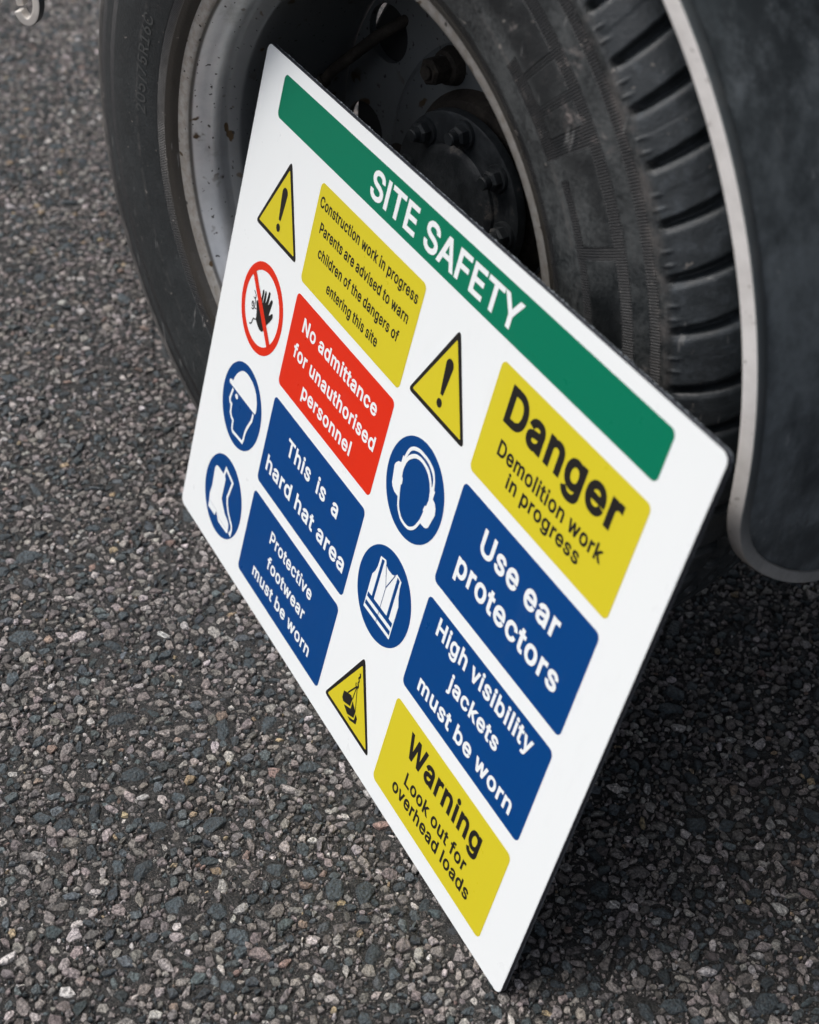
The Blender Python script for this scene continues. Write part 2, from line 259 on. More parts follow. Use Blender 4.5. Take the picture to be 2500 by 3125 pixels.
"w":"567|138,0;23,379;87,379;133,214;154,137;175,41;165,41;186,135;206,214;252,379;316,379;362,214;382,136;402,41;391,41;413,135;434,214;480,379;545,379;429,0;368,0;319,172;305,225;291,280;277,338;291,338;277,280;263,225;248,172;199,0",
"y":"389|47,-139;61,-86;71,-87;83,-89;94,-90;104,-89;113,-86;122,-81;130,-74;138,-64;145,-52;151,-36;163,-1;17,379;84,379;165,155;187,87;206,21;184,21;202,87;224,155;305,379;371,379;204,-58;196,-77;187,-93;177,-107;165,-119;153,-128;139,-136;124,-141;108,-144;91,-145;65,-143"}''')

# ------------------------------------------------------------------ ground
rng = np.random.default_rng(7)
GX0, GX1, GY0, GY1 = -1.60, 1.05, -0.75, 1.75

m_far = Mat('asphalt_beyond', (.08, .075, .07), .8, spec=.25)
v1 = m_far.voro(120, 'Color'); d1 = m_far.voro(120, 'Distance')
sep = m_far.t.nodes.new('ShaderNodeSeparateColor'); m_far.t.links.new(v1.o, sep.inputs[0])
stone_c = m_far.ramp(E(m_far.t, sep.outputs[0]), [(0, (.03, .034, .036)), (.35, (.06, .064, .066)), (.5, (.15, .13, .122)), (.85, (.22, .19, .178)), (1, (.3, .27, .26))])
m_far.base(m_far.mix(d1.step(.45, .62), stone_c, (.03, .03, .03)))
m_far.bump(d1.sub_from(1.0) + m_far.noise(700, 4) * .4, .003, .9)

m_tar = Mat('bitumen', (.03, .03, .03), .75, spec=.3)
t1 = m_tar.noise(520, 5, .75); t2 = m_tar.noise(60, 4, .6); t3 = m_tar.noise(1300, 2, .6)
cr = m_tar.mix(t1.step(.38, .68), (.010, .011, .011), (.074, .073, .070))
cr = m_tar.mix(t3.step(.56, .66) * t2.step(.30, .55) * .9, cr, (.22, .195, .18))
m_tar.base(cr)
m_tar.rough(t1 * .5 + .28)
m_tar.bump(t1 + t3 * .8, .0024, 1.0)

m_stone = Mat('chippings', (.3, .3, .3), .62, spec=.35)
n_f = m_stone.noise(1500, 4, .7); n_m = m_stone.noise(380, 3, .6)
tint = m_stone.mix((n_f * .6 + n_m * .4).step(.34, .66), (.36, .365, .375), (1.46, 1.45, 1.43))
sc_ = m_stone.mix(1.0, m_stone.attr('stone'), tint, 'MULTIPLY')
sc_ = m_stone.mix(m_stone.noise(300, 5, .75).step(.47, .62) * .66, sc_, (.062, .062, .060))
m_stone.base(sc_)
m_stone.rough(n_m * .5 + .22)
m_stone.bump(n_f * .6 + n_m + m_stone.voro(420, 'Distance') * .9, .0026, 1.0)

def project(P):
    """pixel of world points in the 2500-wide picture, only used to decide where single chippings are worth modelling"""
    R = np.array(cam.matrix_world.to_3x3()); c = (P - np.array(cam.matrix_world.translation)) @ R
    return 1242.8 + 4476.9 * c[:, 0] / -c[:, 2], 1593.4 - 4476.9 * c[:, 1] / -c[:, 2], -c[:, 2]

def stone_template(nside, rs):
    """angular crushed chip: broken outline, one or two worn facets on top, steep sides"""
    a = np.sort(rs.uniform(0, 2 * pi, nside)); a = a * .55 + np.linspace(0, 2 * pi, nside, endpoint=False) * .45
    r = rs.uniform(.72, 1.12, nside); el = rs.uniform(.66, 1.0)
    P = []
    tl, td = rs.uniform(0, .20), rs.uniform(0, 2 * pi)
    for k in range(nside):
        x, y = r[k] * cos(a[k]), r[k] * sin(a[k]) * el
        P.append((x, y, -.75)); P.append((x * rs.uniform(.93, 1.04), y * rs.uniform(.93, 1.04), rs.uniform(-.42, -.20)))
        if nside > 6: P.append((x * rs.uniform(.84, .99), y * rs.uniform(.84, .99), rs.uniform(-.30, -.08)))
        f = rs.uniform(.50, .92); P.append((x * f, y * f, (x * cos(td) + y * sin(td)) * tl - rs.uniform(0, .14)))
    for k in range(4):
        q = rs.uniform(-.5, .5, 2); P.append((q[0], q[1] * el, (q[0] * cos(td) + q[1] * sin(td)) * tl + rs.uniform(-.02, .13)))
    bm = bmesh.new()
    for p in P: bm.verts.new(p)
    bmesh.ops.convex_hull(bm, input=list(bm.verts))
    bmesh.ops.delete(bm, geom=[v for v in bm.verts if not v.link_faces], context='VERTS')
    bmesh.ops.triangulate(bm, faces=bm.faces)
    bm.verts.index_update()
    v = np.array([x.co for x in bm.verts]); f = np.array([[x.index for x in q.verts] for q in bm.faces])
    bm.free()
    keep = ~(v[f][:, :, 2] < -.74).all(1)            # nothing below the tar is kept
    return v, f[keep]

rs = np.random.default_rng(3)
T_HI = [stone_template(int(rs.integers(5, 10)), rs) for _ in range(80)]
T_LO = [stone_template(int(rs.integers(4, 7)), rs) for _ in range(30)]

RES = 1000                                           # occupancy map, 1 mm cells
nx, ny = int((GX1 - GX0) * RES), int((GY1 - GY0) * RES)
occ = np.zeros((nx, ny), bool)
gx, gy = np.meshgrid(np.arange(nx), np.arange(ny), indexing='ij')
P = np.stack([GX0 + (gx.ravel() + .5) / RES, GY0 + (gy.ravel() + .5) / RES, np.zeros(nx * ny)], 1)
px, py, pz = project(P)
want = (px > -520) & (px < 2900) & (py > -200) & (py < 4300)
want &= ~((px > 470) & (px < 2230) & (py < 1100))    # hidden behind the tyre
occ = ~want.reshape(nx, ny)
del P, px, py, gx, gy
stones = []
for rad, prob, gap in ((.0115, .012, .9), (.0095, .02, .9), (.0070, .08, .84), (.0056, .30, .80), (.0045, .66, .76), (.0036, .95, .74), (.0029, .95, .72), (.0022, .95, .70), (.0016, .95, .70), (.0012, .9, .70), (.0009, .7, .70)):
    for rep in range(2):
        s = rad * 2.25
        ii, jj = np.meshgrid(np.arange(int((GX1 - GX0) / s)), np.arange(int((GY1 - GY0) / s)), indexing='ij')
        xy = np.stack([GX0 + (ii + .5 * (jj % 2)) * s, GY0 + jj * s], -1).reshape(-1, 2) + rng.random(2) * s
        xy += rng.uniform(-.16, .16, xy.shape) * s
        xy = xy[rng.random(len(xy)) < prob]
        m = int(rad * RES * 2)
        ok = (xy[:, 0] > GX0 + .03) & (xy[:, 0] < GX1 - .03) & (xy[:, 1] > GY0 + .03) & (xy[:, 1] < GY1 - .03)
        xy = xy[ok]
        c = np.stack([(xy[:, 0] - GX0) * RES, (xy[:, 1] - GY0) * RES], 1)
        free = ~occ[c[:, 0].astype(int), c[:, 1].astype(int)]
        for a in np.arange(0, 2 * pi, pi / 4):
            q = c + np.array([cos(a), sin(a)]) * rad * RES * .88 * gap
            free &= ~occ[q[:, 0].astype(int), q[:, 1].astype(int)]
        xy, c = xy[free], c[free]
        r = rad * rng.uniform(.86, 1.12, len(xy))
        for dx in range(-m, m + 1):
            for dy in range(-m, m + 1):
                w = dx * dx + dy * dy < (r * RES * .9) ** 2
                occ[(c[w, 0] + dx).astype(int), (c[w, 1] + dy).astype(int)] = True
        stones.append(np.c_[xy, r])
stones = np.concatenate(stones)
spx, spy, sdist = project(np.c_[stones[:, :2], np.zeros(len(stones))])
outer = (spx < -120) | (spx > 2620) | (spy > 3260)      # a margin round the view: only the larger chips
keep = ~((stones[:, 2] < .0024) & outer) & ~((stones[:, 2] < .0019) & (sdist > 1.55)) & ~((stones[:, 2] < .0013) & (sdist > 1.3)) & ~((stones[:, 2] < .00105) & (sdist > 1.12))
stones, sdist, spy = stones[keep], sdist[keep], spy[keep]
ns = len(stones)

u = rng.random(ns)
pal = np.array([(.250, .222, .208), (.300, .272, .258), (.178, .162, .154), (.46, .43, .412), (.100, .117, .124), (.055, .067, .073), (.36, .28, .180), (.26, .19, .16)])
cuts = np.cumsum([.23, .19, .21, .085, .13, .135, .010, .010])
col = pal[np.minimum(np.searchsorted(cuts, u), 7)] * rng.uniform(.84, 1.66, (ns, 1)) * rng.uniform(.96, 1.04, (ns, 3))
bigd = (stones[:, 2] > .0063) & (rng.random(ns) < np.where(stones[:, 2] > .0085, .85, .4))
col[bigd] = np.array((.085, .105, .116)) * rng.uniform(.7, 1.25, (bigd.sum(), 1))
yaw = rng.uniform(0, 2 * pi, ns); tilt = rng.normal(0, .10, ns); tdir = rng.uniform(0, 2 * pi, ns)
top = np.clip(rng.normal(-.0006, .0009, ns), -.0026, .0005) - np.where(stones[:, 2] < .002, .0006, 0)
hi = (sdist < 1.32) & (stones[:, 2] > .0035)
VV, FF, CC = [], [], []; base_i = 0
for group, T in ((np.where(hi)[0], T_HI), (np.where(~hi)[0], T_LO)):
    pick = rng.integers(0, len(T), len(group))
    for k, (tv, tf) in enumerate(T):
        idx = group[pick == k]
        if not len(idx): continue
        v = tv[None] * stones[idx, 2][:, None, None]
        sx_ = rng.uniform(.85, 1.38, len(idx)); v = v * np.stack([sx_, rng.uniform(.86, 1.1, len(idx)) / sx_ ** .55, rng.uniform(.8, 1.1, len(idx)) * np.maximum(stones[idx, 2], .0048) / stones[idx, 2]], 1)[:, None, :]
        cy, sy = np.cos(yaw[idx])[:, None], np.sin(yaw[idx])[:, None]
        x = v[..., 0] * cy - v[..., 1] * sy; y = v[..., 0] * sy + v[..., 1] * cy
        z = v[..., 2] + (x * np.cos(tdir[idx])[:, None] + y * np.sin(tdir[idx])[:, None]) * tilt[idx][:, None]
        z = z * .8 + top[idx][:, None]
        w = np.stack([x + stones[idx, 0][:, None], y + stones[idx, 1][:, None], z], -1).reshape(-1, 3)
        f = (tf[None] + (np.arange(len(idx)) * len(tv))[:, None, None] + base_i).reshape(-1, 3)
        VV.append(w); FF.append(f); CC.append(np.repeat(col[idx], len(tv), 0)); base_i += len(w)
VV = np.concatenate(VV); FF = np.concatenate(FF); CC = np.concatenate(CC)
# the tar between the chippings: a rough sheet that laps over their edges
def vnoise(X, Y, cell, seed):
    g = np.random.default_rng(seed).normal(size=(int((GX1 - GX0) / cell) + 4, int((GY1 - GY0) / cell) + 4))
    a, c = (X - GX0) / cell, (Y - GY0) / cell
    i, j = a.astype(int), c.astype(int); a, c = a - i, c - j
    a, c = a * a * (3 - 2 * a), c * c * (3 - 2 * c)
    return (g[i, j] * (1 - a) + g[i + 1, j] * a) * (1 - c) + (g[i, j + 1] * (1 - a) + g[i + 1, j + 1] * a) * c
ST = .0018
tx, ty = int((GX1 - GX0) / ST), int((GY1 - GY0) / ST)
I, J = np.meshgrid(np.arange(tx), np.arange(ty), indexing='ij')
X = GX0 + I * ST; Y = GY0 + J * ST
Zt = -.0026 + .00025 * vnoise(X, Y, .030, 9) + .0006 * vnoise(X, Y, .0095, 1) + .0006 * vnoise(X, Y, .0046, 2) + .0005 * vnoise(X, Y, .0024, 4)
okc = want.reshape(nx, ny)[np.minimum((X - GX0) * RES, nx - 1).astype(int), np.minimum((Y - GY0) * RES, ny - 1).astype(int)]
quad = okc[:-1, :-1] & okc[1:, :-1] & okc[:-1, 1:] & okc[1:, 1:]
ids = (I * ty + J)
Q = np.stack([ids[:-1, :-1][quad], ids[1:, :-1][quad], ids[1:, 1:][quad], ids[:-1, 1:][quad]], 1)
used, inv = np.unique(Q, return_inverse=True); Q = inv.reshape(Q.shape)
TV = np.stack([X.ravel()[used], Y.ravel()[used], Zt.ravel()[used]], 1)
del X, Y, Zt, I, J, ids, okc, quad
# the tar sheet under all that, out to the horizon
B = 120.0
tv = np.array([(-B, -B, -.0060), (B, -B, -.0060), (B, B, -.0034), (-B, B, -.0060)])
nv, nf, nt, nq = len(VV), len(FF), len(TV), len(Q)
me = bpy.data.meshes.new('road')
me.vertices.add(nv + nt + 4); me.vertices.foreach_set('co', np.concatenate([VV, TV, tv]).ravel())
me.loops.add(nf * 3 + nq * 4 + 4)
me.loops.foreach_set('vertex_index', np.concatenate([FF.ravel(), (Q + nv).ravel(), np.arange(4) + nv + nt]))
me.polygons.add(nf + nq + 1)
me.polygons.foreach_set('loop_start', np.concatenate([np.arange(nf) * 3, nf * 3 + np.arange(nq) * 4, [nf * 3 + nq * 4]]))
me.polygons.foreach_set('loop_total', np.concatenate([np.full(nf, 3), np.full(nq + 1, 4)]))
me.materials.append(m_stone.m); me.materials.append(m_tar.m); me.materials.append(m_far.m)
mi = np.zeros(nf + nq + 1, int); mi[nf:] = 1; mi[-1] = 2
me.polygons.foreach_set('material_index', mi)
me.polygons.foreach_set('use_smooth', mi == 1)
ca = me.attributes.new('stone', 'FLOAT_COLOR', 'POINT')
ca.data.foreach_set('color', np.c_[np.concatenate([CC, np.full((nt + 4, 3), .1)]), np.ones(nv + nt + 4)].ravel())
me.update(); me.validate()
road = bpy.data.objects.new('road', me); COL.objects.link(road)
tag(road, 'coarse grey asphalt with pinkish and blue grey stone chippings', 'road', kind='structure')
print('stones', ns, 'tris', nf)
del VV, FF, CC, occ, TV, Q, want

# ------------------------------------------------------------------ truck: frame of the wheel
YAW = 0.2272
WZ = 0.345                                            # hub height
truck = empty('truck', (0.15816, 0.08379, 0), (0, 0, YAW))
tag(truck, 'truck standing on asphalt, seen only by its grey steel rear wheel and black mudguard', 'truck')

m_rub = Mat('rubber', (.022, .023, .024), .5, spec=.5)
x, y, z = m_rub.xyz()
rad = (x * x + z * z)._m('SQRT'); ang = z._m('ARCTAN2', x) * (180 / pi)
nz = m_rub.noise(14, 6, .65); nz2 = m_rub.noise(70, 5, .7); nz3 = m_rub.noise(420, 3, .6)
side = y.lt(.012)
dust = (nz * .75 + nz2 * .25).step(.40, .66)
ridge_d = rad.band(.322, .3305, .003) + rad.band(.2605, .2635, .001) * .5
band3 = rad.band(.2975, .3055, .0006); band4 = rad.band(.3170, .3242, .0006); band1 = rad.band(.2318, .2392, .0004)
band2 = rad.band(.2660, .2730, .0004) * ang.band(10, 33, .1)
bars = rad.band(.2660, .3010, .0004) * (ang.band(22.6, 24.3, .06) + ang.band(36.0, 38.6, .06) + ang.band(41.6, 42.8, .06) + ang.band(46.6, 47.6, .06))
up2 = rad.band(.2585, .2700, .0004) * ang.band(36, 50, .1)
hatch = (band3 + band4 + band1 + band2 + bars + up2).clamp() * side
ribs = (ang * (pi / 180 * 1000)).sin()
patch = ang.band(2, 75, 6) * rad.band(.271, .298, .005) * m_rub.noise(11, 6, .65).step(.40, .56)
lugz = rad.step(.330, .334)
left = ang.abs().step(80, 110)
fine = (nz3 * .6 + m_rub.noise(230, 6, .8) * .5).step(.42, .72)
cr = m_rub.mix((dust * .45 + fine * .55).clamp(), (.009, .011, .012), (.060, .066, .067))
cr = m_rub.mix(left * .7, cr, (.018, .021, .022))
cr = m_rub.mix(lugz * .75, cr, (.024, .029, .033))
cr = m_rub.mix(left * rad.step(.318, .332) * (nz * .5 + .35), cr, (.125, .116, .108))
cr = m_rub.mix(lugz * nz2.step(.45, .70) * nz.step(.4, .6) * .5, cr, (.085, .10, .115))
cr = m_rub.mix(rad.band(.246, .292, .012) * fine * left.sub_from(1.0) * .45, cr, (.075, .080, .080))
cr = m_rub.mix((nz2.step(.40, .62) * nz.step(.3, .6) * ang.band(-10, 70, 5) * rad.band(.238, .318, .01)) * .35, cr, (.10, .105, .104))
cr = m_rub.mix(hatch * (.85), cr, (.010, .010, .011))
cr = m_rub.mix(patch * side * .92, cr, (.007, .0085, .0095))
cr = m_rub.mix((ridge_d * nz2.step(.42, .66) * nz.step(.35, .6) * .8).clamp() * side, cr, (.125, .112, .104))
cr = m_rub.mix(m_rub.noise(26, 8, .75).step(.60, .72) * nz2.step(.45, .6) * rad.band(.27, .325, .01) * side * .7, cr, (.26, .225, .21))
cr = m_rub.mix(rad.band(.2, .2335, .003) * side * .8, cr, (.030, .025, .019))
cr = m_rub.mix(m_rub.noise(150, 2, .5).step(.715, .76) * .7, cr, (.22, .20, .18))
cr = m_rub.mix(m_rub.noise(130, 3, .6, stretch=(1, 1, .16)).step(.665, .72) * side * .55, cr, (.17, .17, .165))
cr = m_rub.mix(m_rub.noise(20, 7, .8).step(.56, .66) * rad.band(.276, .312, .008) * ang.band(26, 70, 6) * nz2.step(.4, .6) * .8, cr, (.25, .215, .20))
m_rub.base(cr)
m_rub.rough(nz2 * .35 + dust * .2 + .26)
m_rub.bump(hatch * ribs * .6 - hatch * .8 + nz3 * .6 + nz2 * .4 + (ang.band(10, 60, 1) * rad.band(.2405, .2425, .0004) * (ang * 9.0).sin().gt(.2)) * .9, .0007, .9)

m_rim = Mat('silver_wheel_paint', (.40, .41, .42), .34, metal=.45, spec=.5)
x, y, z = m_rim.xyz()
rad = (x * x + z * z)._m('SQRT')
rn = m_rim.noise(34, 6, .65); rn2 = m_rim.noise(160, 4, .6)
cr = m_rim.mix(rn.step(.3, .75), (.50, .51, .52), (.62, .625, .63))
cr = m_rim.mix(y.step(.015, .040) * .86, cr, (.090, .102, .106))                # brake dust plus painted-in shade, deeper in the dish
cr = m_rim.mix(rad.step(.2098, .2112) * (rn2.step(.30, .75) * .35 + .55), cr, (.25, .22, .18))
cr = m_rim.mix(rad.band(.2098, .2113, .0005) * y.lt(.01) * .85, cr, (.06, .055, .05))
cr = m_rim.mix(m_rim.noise(70, 2, .4).step(.655, .70) * m_rim.noise(12, 2).step(.40, .55), cr, (.075, .048, .022))
cr = m_rim.mix(m_rim.noise(260, 1, .3).step(.72, .75) * .9, cr, (.03, .028, .026))
cr = m_rim.mix(m_rim.noise(22, 7, .75).step(.52, .74) * .40, cr, (.17, .155, .135))
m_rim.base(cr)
m_rim.rough(rn * .25 + .26)
m_rim.bump(rn2, .0004, .5)

m_iron = Mat('grimy_iron', (.04, .04, .042), .55, spec=.5)
n1 = m_iron.noise(60, 6, .65); n2 = m_iron.noise(300, 4, .6)
m_iron.base(m_iron.mix(m_iron.noise(30, 8, .7).step(.58, .70), m_iron.mix(n1.step(.35, .7), (.018, .021, .023), (.042, .047, .050)), (.13, .115, .10)))
m_iron.rough(n1 * .4 + .32).bump(n1 + n2 * .4, .0012, .7)
m_rust = Mat('rusty_iron', (.1, .06, .03), .8, spec=.25)
n1 = m_rust.noise(50, 7, .7)
m_rust.base(m_rust.ramp(n1, [(.3, (.014, .012, .010)), (.5, (.026, .021, .017)), (.72, (.060, .050, .040))]))
m_rust.bump(n1 + m_rust.noise(260, 3) * .5, .002, .9)

# --- wheel = pressed steel disc and barrel; tyre, hub and bolts are its pieces
rim = MB()
RIM = [(.2195, -.0005), (.2216, -.0012), (.2230, .0006), (.2232, .0030), (.2215, .0042), (.2198, .0032)]
prof = [(.2205, .010), (.2222, .006), (.2233, .003), (.2231, .0006), (.2222, -.0006), (.2180, -.0002), (.2135, .0008), (.2115, .0020), (.2098, .0052), (.2080, .0095),
        (.2056, .0130), (.2028, .0170), (.2008, .0220), (.1998, .0280), (.1992, .0330), (.1978, .0345), (.1900, .0385), (.1888, .0420),
        (.1885, .0550), (.1872, .0800), (.1868, .1100), (.1862, .1500), (.1900, .1600), (.1950, .1650), (.2000, .168), (.2140, .168), (.2225, .169)]
rim.lathe(prof, 240)
# disc: flat annulus with ten round hand holes, raised mounting face in the middle
YD = .152
loop = [[(.186 * cos(2*pi*k/160), .186 * sin(2*pi*k/160)) for k in range(160)], [(.119 * cos(2*pi*k/120), .119 * sin(2*pi*k/120)) for k in range(120)][::-1]]
HOLES = [radians(147 + 36 * k) for k in range(10)]
for h in HOLES:
    loop.append([(.158 * cos(h) + .0245 * cos(2*pi*k/40), .158 * sin(h) + .0245 * sin(2*pi*k/40)) for k in range(40)][::-1])
flat = [p for l in loop for p in l]
tri = tessellate_polygon([[Vector((a, b, 0)) for a, b in l] for l in loop])
rim.add([(a, YD, b) for a, b in flat], tri)
for h in HOLES:
    rim.lathe([(.0245, YD), (.0252, YD + .003), (.0252, YD + .008)], 40, c=(.158 * cos(h), .158 * sin(h)))
rim.lathe([(.119, YD), (.1165, YD - .001), (.113, YD - .006), (.108, YD - .0085), (.06, YD - .0085)], 160)
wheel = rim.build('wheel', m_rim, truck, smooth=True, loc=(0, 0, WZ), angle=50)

# tyre
def sm(a, b, t):
    t = np.clip((t - a) / (np.asarray(b) - a), 0, 1); return t * t * (3 - 2 * t)
half = [(.2150, .0080), (.2185, .0045), (.2225, -.0010), (.2262, -.0052), (.2310, -.0072), (.2400, -.0105), (.2500, -.0132), (.2600, -.0152), (.2750, -.0168),
        (.2900, -.0165), (.3050, -.0143), (.3160, -.0120), (.3240, -.0105), (.3285, -.0096), (.3330, -.0078), (.3400, -.0042), (.3480, .0015), (.3560, .0095),
        (.3625, .0200), (.3665, .0330), (.3690, .0520), (.3700, .0700), (.3702, .0850)]
full = half + [(r, .170 - yy) for r, yy in half[-2::-1]]
fp = np.array(full)
s = np.r_[0, np.cumsum(np.hypot(*np.diff(fp, axis=0).T))]
# Catmull-Rom resample of the section
def crom(P, n):
    out = []
    t = np.linspace(0, len(P) - 1.0001, n)
    for q in t:
        i = int(q); f = q - i
        p0, p1, p2, p3 = P[max(i-1, 0)], P[i], P[min(i+1, len(P)-1)], P[min(i+2, len(P)-1)]
        out.append(.5 * ((2*p1) + (-p0+p2)*f + (2*p0-5*p1+4*p2-p3)*f*f + (-p0+3*p1-3*p2+p3)*f**3))
    return np.array(out)
sec = crom(fp, 150)
NA = 62 * 36
A = np.linspace(0, 360, NA, endpoint=False)
tan_ = np.gradient(sec, axis=0); tan_ /= np.linalg.norm(tan_, axis=1)[:, None]
nor = np.stack([-tan_[:, 1], tan_[:, 0]], 1)          # (dr, dy) pointing out of the rubber
nor[nor[:, 0] * (sec[:, 0] - .29) + nor[:, 1] * (sec[:, 1] - .085) < 0] *= -1
R_ = sec[None, :, 0]; Y_ = sec[None, :, 1]
Ym = np.minimum(Y_, .17 - Y_)                         # distance from the nearer shoulder
pit = 360 / 62
inn = np.clip((Ym + .0096) / .06, 0, 1)
ph = (A[:, None] - 43.3 - np.where(Y_ < .085, 1, -1) * inn * 3.0) / pit
kg = np.round(ph); jit = np.sin(kg * 78.233) * 43758.5453; jit = (jit - np.floor(jit) - .5) * .16
ph = ph - jit; dph = np.abs(ph - kg) * pit
lug = sm(.3300, .3350, R_)
gro = (.8 * sm(.50 + .45 * inn, .30 + .35 * inn, dph) + .2 * sm(1.2, .5, np.where(ph > kg, 9, dph))) * lug * (1 - .65 * sm(.045, .055, Ym))
disp = -.0095 * gro + .0 * lug
for yc, w in ((.047, .0050), (.072, .0042)):
    disp = disp - .0075 * sm(w, w * .6, np.abs(Ym - yc)) * (R_ > .35)
tab = np.abs(A[:, None] - 45.9 - np.round((A[:, None] - 45.9) / pit) * pit)
tb = sm(.95, .8, tab) * sm(.3285, .3295, R_) * sm(.3365, .3350, R_) * (Y_ < .085)
disp = disp + .0009 * tb - .0012 * tb * sm(.65, .5, tab) * sm(.3302, .331, R_)
disp = disp + .0012 * sm(.0016, .0006, np.abs(R_ - .3283)) + .0007 * sm(.0012, .0004, np.abs(R_ - .2618)) + .0005 * sm(.0010, .0004, np.abs(R_ - .3255))
disp = disp - .0008 * sm(.0010, .0004, np.abs(R_ - .2335))
blk = np.round(ph); hsh = np.sin(blk * 12.9898) * 43758.5453; hsh = hsh - np.floor(hsh)
disp = disp + .0005 * (hsh - .5) * lug
RR = R_ + disp * nor[None, :, 0]; YY = Y_ + disp * nor[None, :, 1]
X3 = RR * np.cos(np.radians(A))[:, None]; Z3 = RR * np.sin(np.radians(A))[:, None]
low = np.clip(-(Z3 + WZ) + .030, 0, None)             # sidewalls bulge a little over the contact patch
YY = np.where(YY < .085, YY - low * .35, YY + low * .35)
Z3 = np.maximum(Z3, -WZ + .0006)
V = np.stack([X3, YY, Z3], -1).reshape(-1, 3)
k = len(sec)
ia, iq = np.meshgrid(np.arange(NA), np.arange(k - 1), indexing='ij')
ja = (ia + 1) % NA
F = np.stack([ia*k+iq, ja*k+iq, ja*k+iq+1, ia*k+iq+1], -1).reshape(-1, 4)
me = bpy.data.meshes.new('tyre')
me.vertices.add(len(V)); me.vertices.foreach_set('co', V.ravel())
me.loops.add(F.size); me.loops.foreach_set('vertex_index', F.ravel())
me.polygons.add(len(F)); me.polygons.foreach_set('loop_start', np.arange(len(F)) * 4); me.polygons.foreach_set('loop_total', np.full(len(F), 4))
me.polygons.foreach_set('use_smooth', np.ones(len(F), bool))
me.materials.append(m_rub.m); me.update(); me.validate()
tyre = bpy.data.objects.new('tyre', me); COL.objects.link(tyre); tyre.parent = wheel

# hub, shaft flange and bolts
def hexnut(mb, c, y0, y1, rr, phase=0.):
    mb.lathe([(0, y1), (rr * .80, y1), (rr, y1 + .0022), (rr, y0)], 6, c=c, phase=phase)
hub = MB()
hub.lathe([(.0, .1085), (.040, .1085), (.0435, .1095), (.0465, .112), (.0470, .1145), (.052, .1155), (.0690, .1155), (.0715, .1165), (.0722, .119), (.0722, .124), (.0705, .126), (.066, .127)], 120)
for k_ in range(8):
    a = radians(-5 + 45 * k_); c = (.0590 * cos(a), .0590 * sin(a))
    hub.lathe([(0, .1125), (.0108, .1125), (.0112, .1135), (.0112, .1155)], 28, c=c)
hub.build('hub_flange', m_iron, wheel, smooth=True)
for k_ in range(8):
    a = radians(-5 + 45 * k_); c = (.0590 * cos(a), .0590 * sin(a))
    b = MB(); hexnut(b, c, .1125, .1040, .0086, .4 + k_ * .7)
    b.lathe([(0, .0972), (.0046, .0972), (.0054, .0984), (.0054, .1040)], 16, c=c)
    b.build('hub_bolt', m_iron, wheel, smooth=True, angle=25)
bar_ = MB()
bar_.lathe([(.066, .1265), (.0660, .130), (.0760, .132), (.0790, .138), (.0840, .146), (.092, .152), (.092, .157)], 90)
bar_.build('hub_barrel', m_rust, wheel, smooth=True)
for k_ in range(5):
    a = radians(116 + 72 * k_); c = (.1010 * cos(a), .1010 * sin(a))
    b = MB()
    b.lathe([(.0105, .1330), (.0135, .1350), (.0150, .1400), (.0160, YD - .0085)], 30, c=c)
    hexnut(b, c, .134, .1165, .0112, .3 + k_)
    b.lathe([(0, .1135), (.0050, .1135), (.0058, .1145), (.0058, .118)], 18, c=c)
    b.build('wheel_nut', m_rust, wheel, smooth=True, angle=25)
vs = MB()
vs.tube([(-.176, .118, .036), (-.166, .122, .050), (-.150, .128, .066), (-.128, .135, .088), (-.105, .165, .112)], [.0044, .0050, .0052, .0052, .0050], 12)
vs.tube([(-.180, .116, .030), (-.174, .119, .039)], [.0062, .0062], 12)
vs.build('valve_stem', m_rust, wheel, smooth=True)
dr = MB()
dr.lathe([(.085, .161), (.178, .161), (.1835, .166), (.1835, .26), (.06, .27)], 90)
m_black = Mat('underbody_black', (.012, .012, .012), .8)
dr.build('brake_drum', m_black, truck, smooth=True, loc=(0, 0, WZ))
ax_ = MB(); ax_.tube([(0, .24, 0), (0, 1.75, 0)], .065, 24)
ax_.build('axle', m_black, truck, smooth=True, loc=(0, 0, WZ))

# --- mudguard: quarter shell with a big rounded lower corner, pale edge strip
m_pl = Mat('mudguard_plastic', (.02, .022, .025), .5, spec=.45)
n1 = m_pl.noise(5, 6, .65); n2 = m_pl.noise(45, 6, .7)
cr = m_pl.mix((n1 * .75 + n2 * .4).step(.46, .74), (.058, .069, .076), (.200, .232, .252))
cr = m_pl.mix(m_pl.noise(11, 7, .75).step(.50, .66) * n2.step(.38, .62) * .5, cr, (.27, .305, .33))
cr = m_pl.mix(m_pl.noise(80, 3, .6).step(.66, .74) * .8, cr, (.26, .28, .29))
cr = m_pl.mix(m_pl.noise(60, 5, .7, stretch=(1, 1, .06)).step(.60, .72) * .5, cr, (.20, .22, .23))
m_pl.base(cr); m_pl.rough(n2 * .3 + .40); m_pl.bump(n2, .0008, .4)
m_trim = Mat('edge_strip_rubber', (.38, .36, .34), .6, spec=.3)
x, y, z = m_trim.xyz(); n1 = m_trim.noise(30, 6, .7)
cr = m_trim.mix(n1.step(.3, .7), (.60, .575, .55), (.74, .715, .69))
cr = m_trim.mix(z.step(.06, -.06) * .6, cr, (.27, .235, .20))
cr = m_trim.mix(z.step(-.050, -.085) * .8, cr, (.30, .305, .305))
cr = m_trim.mix(m_trim.noise(150, 3).step(.66, .74) * .8, cr, (.10, .075, .05))
m_trim.base(cr).bump(n1, .0008, .5)
m_drk = Mat('edge_strip_outer', (.1, .1, .1), .5)
x, y, z = m_drk.xyz(); n1 = m_drk.noise(40, 6, .7)
m_drk.base(m_drk.mix(n1.step(.35, .7) * .5, m_drk.mix(z.step(.03, -.06), (.085, .10, .108), (.40, .40, .395)), (.15, .155, .155))).bump(n1, .0008, .5)
RG = .4065
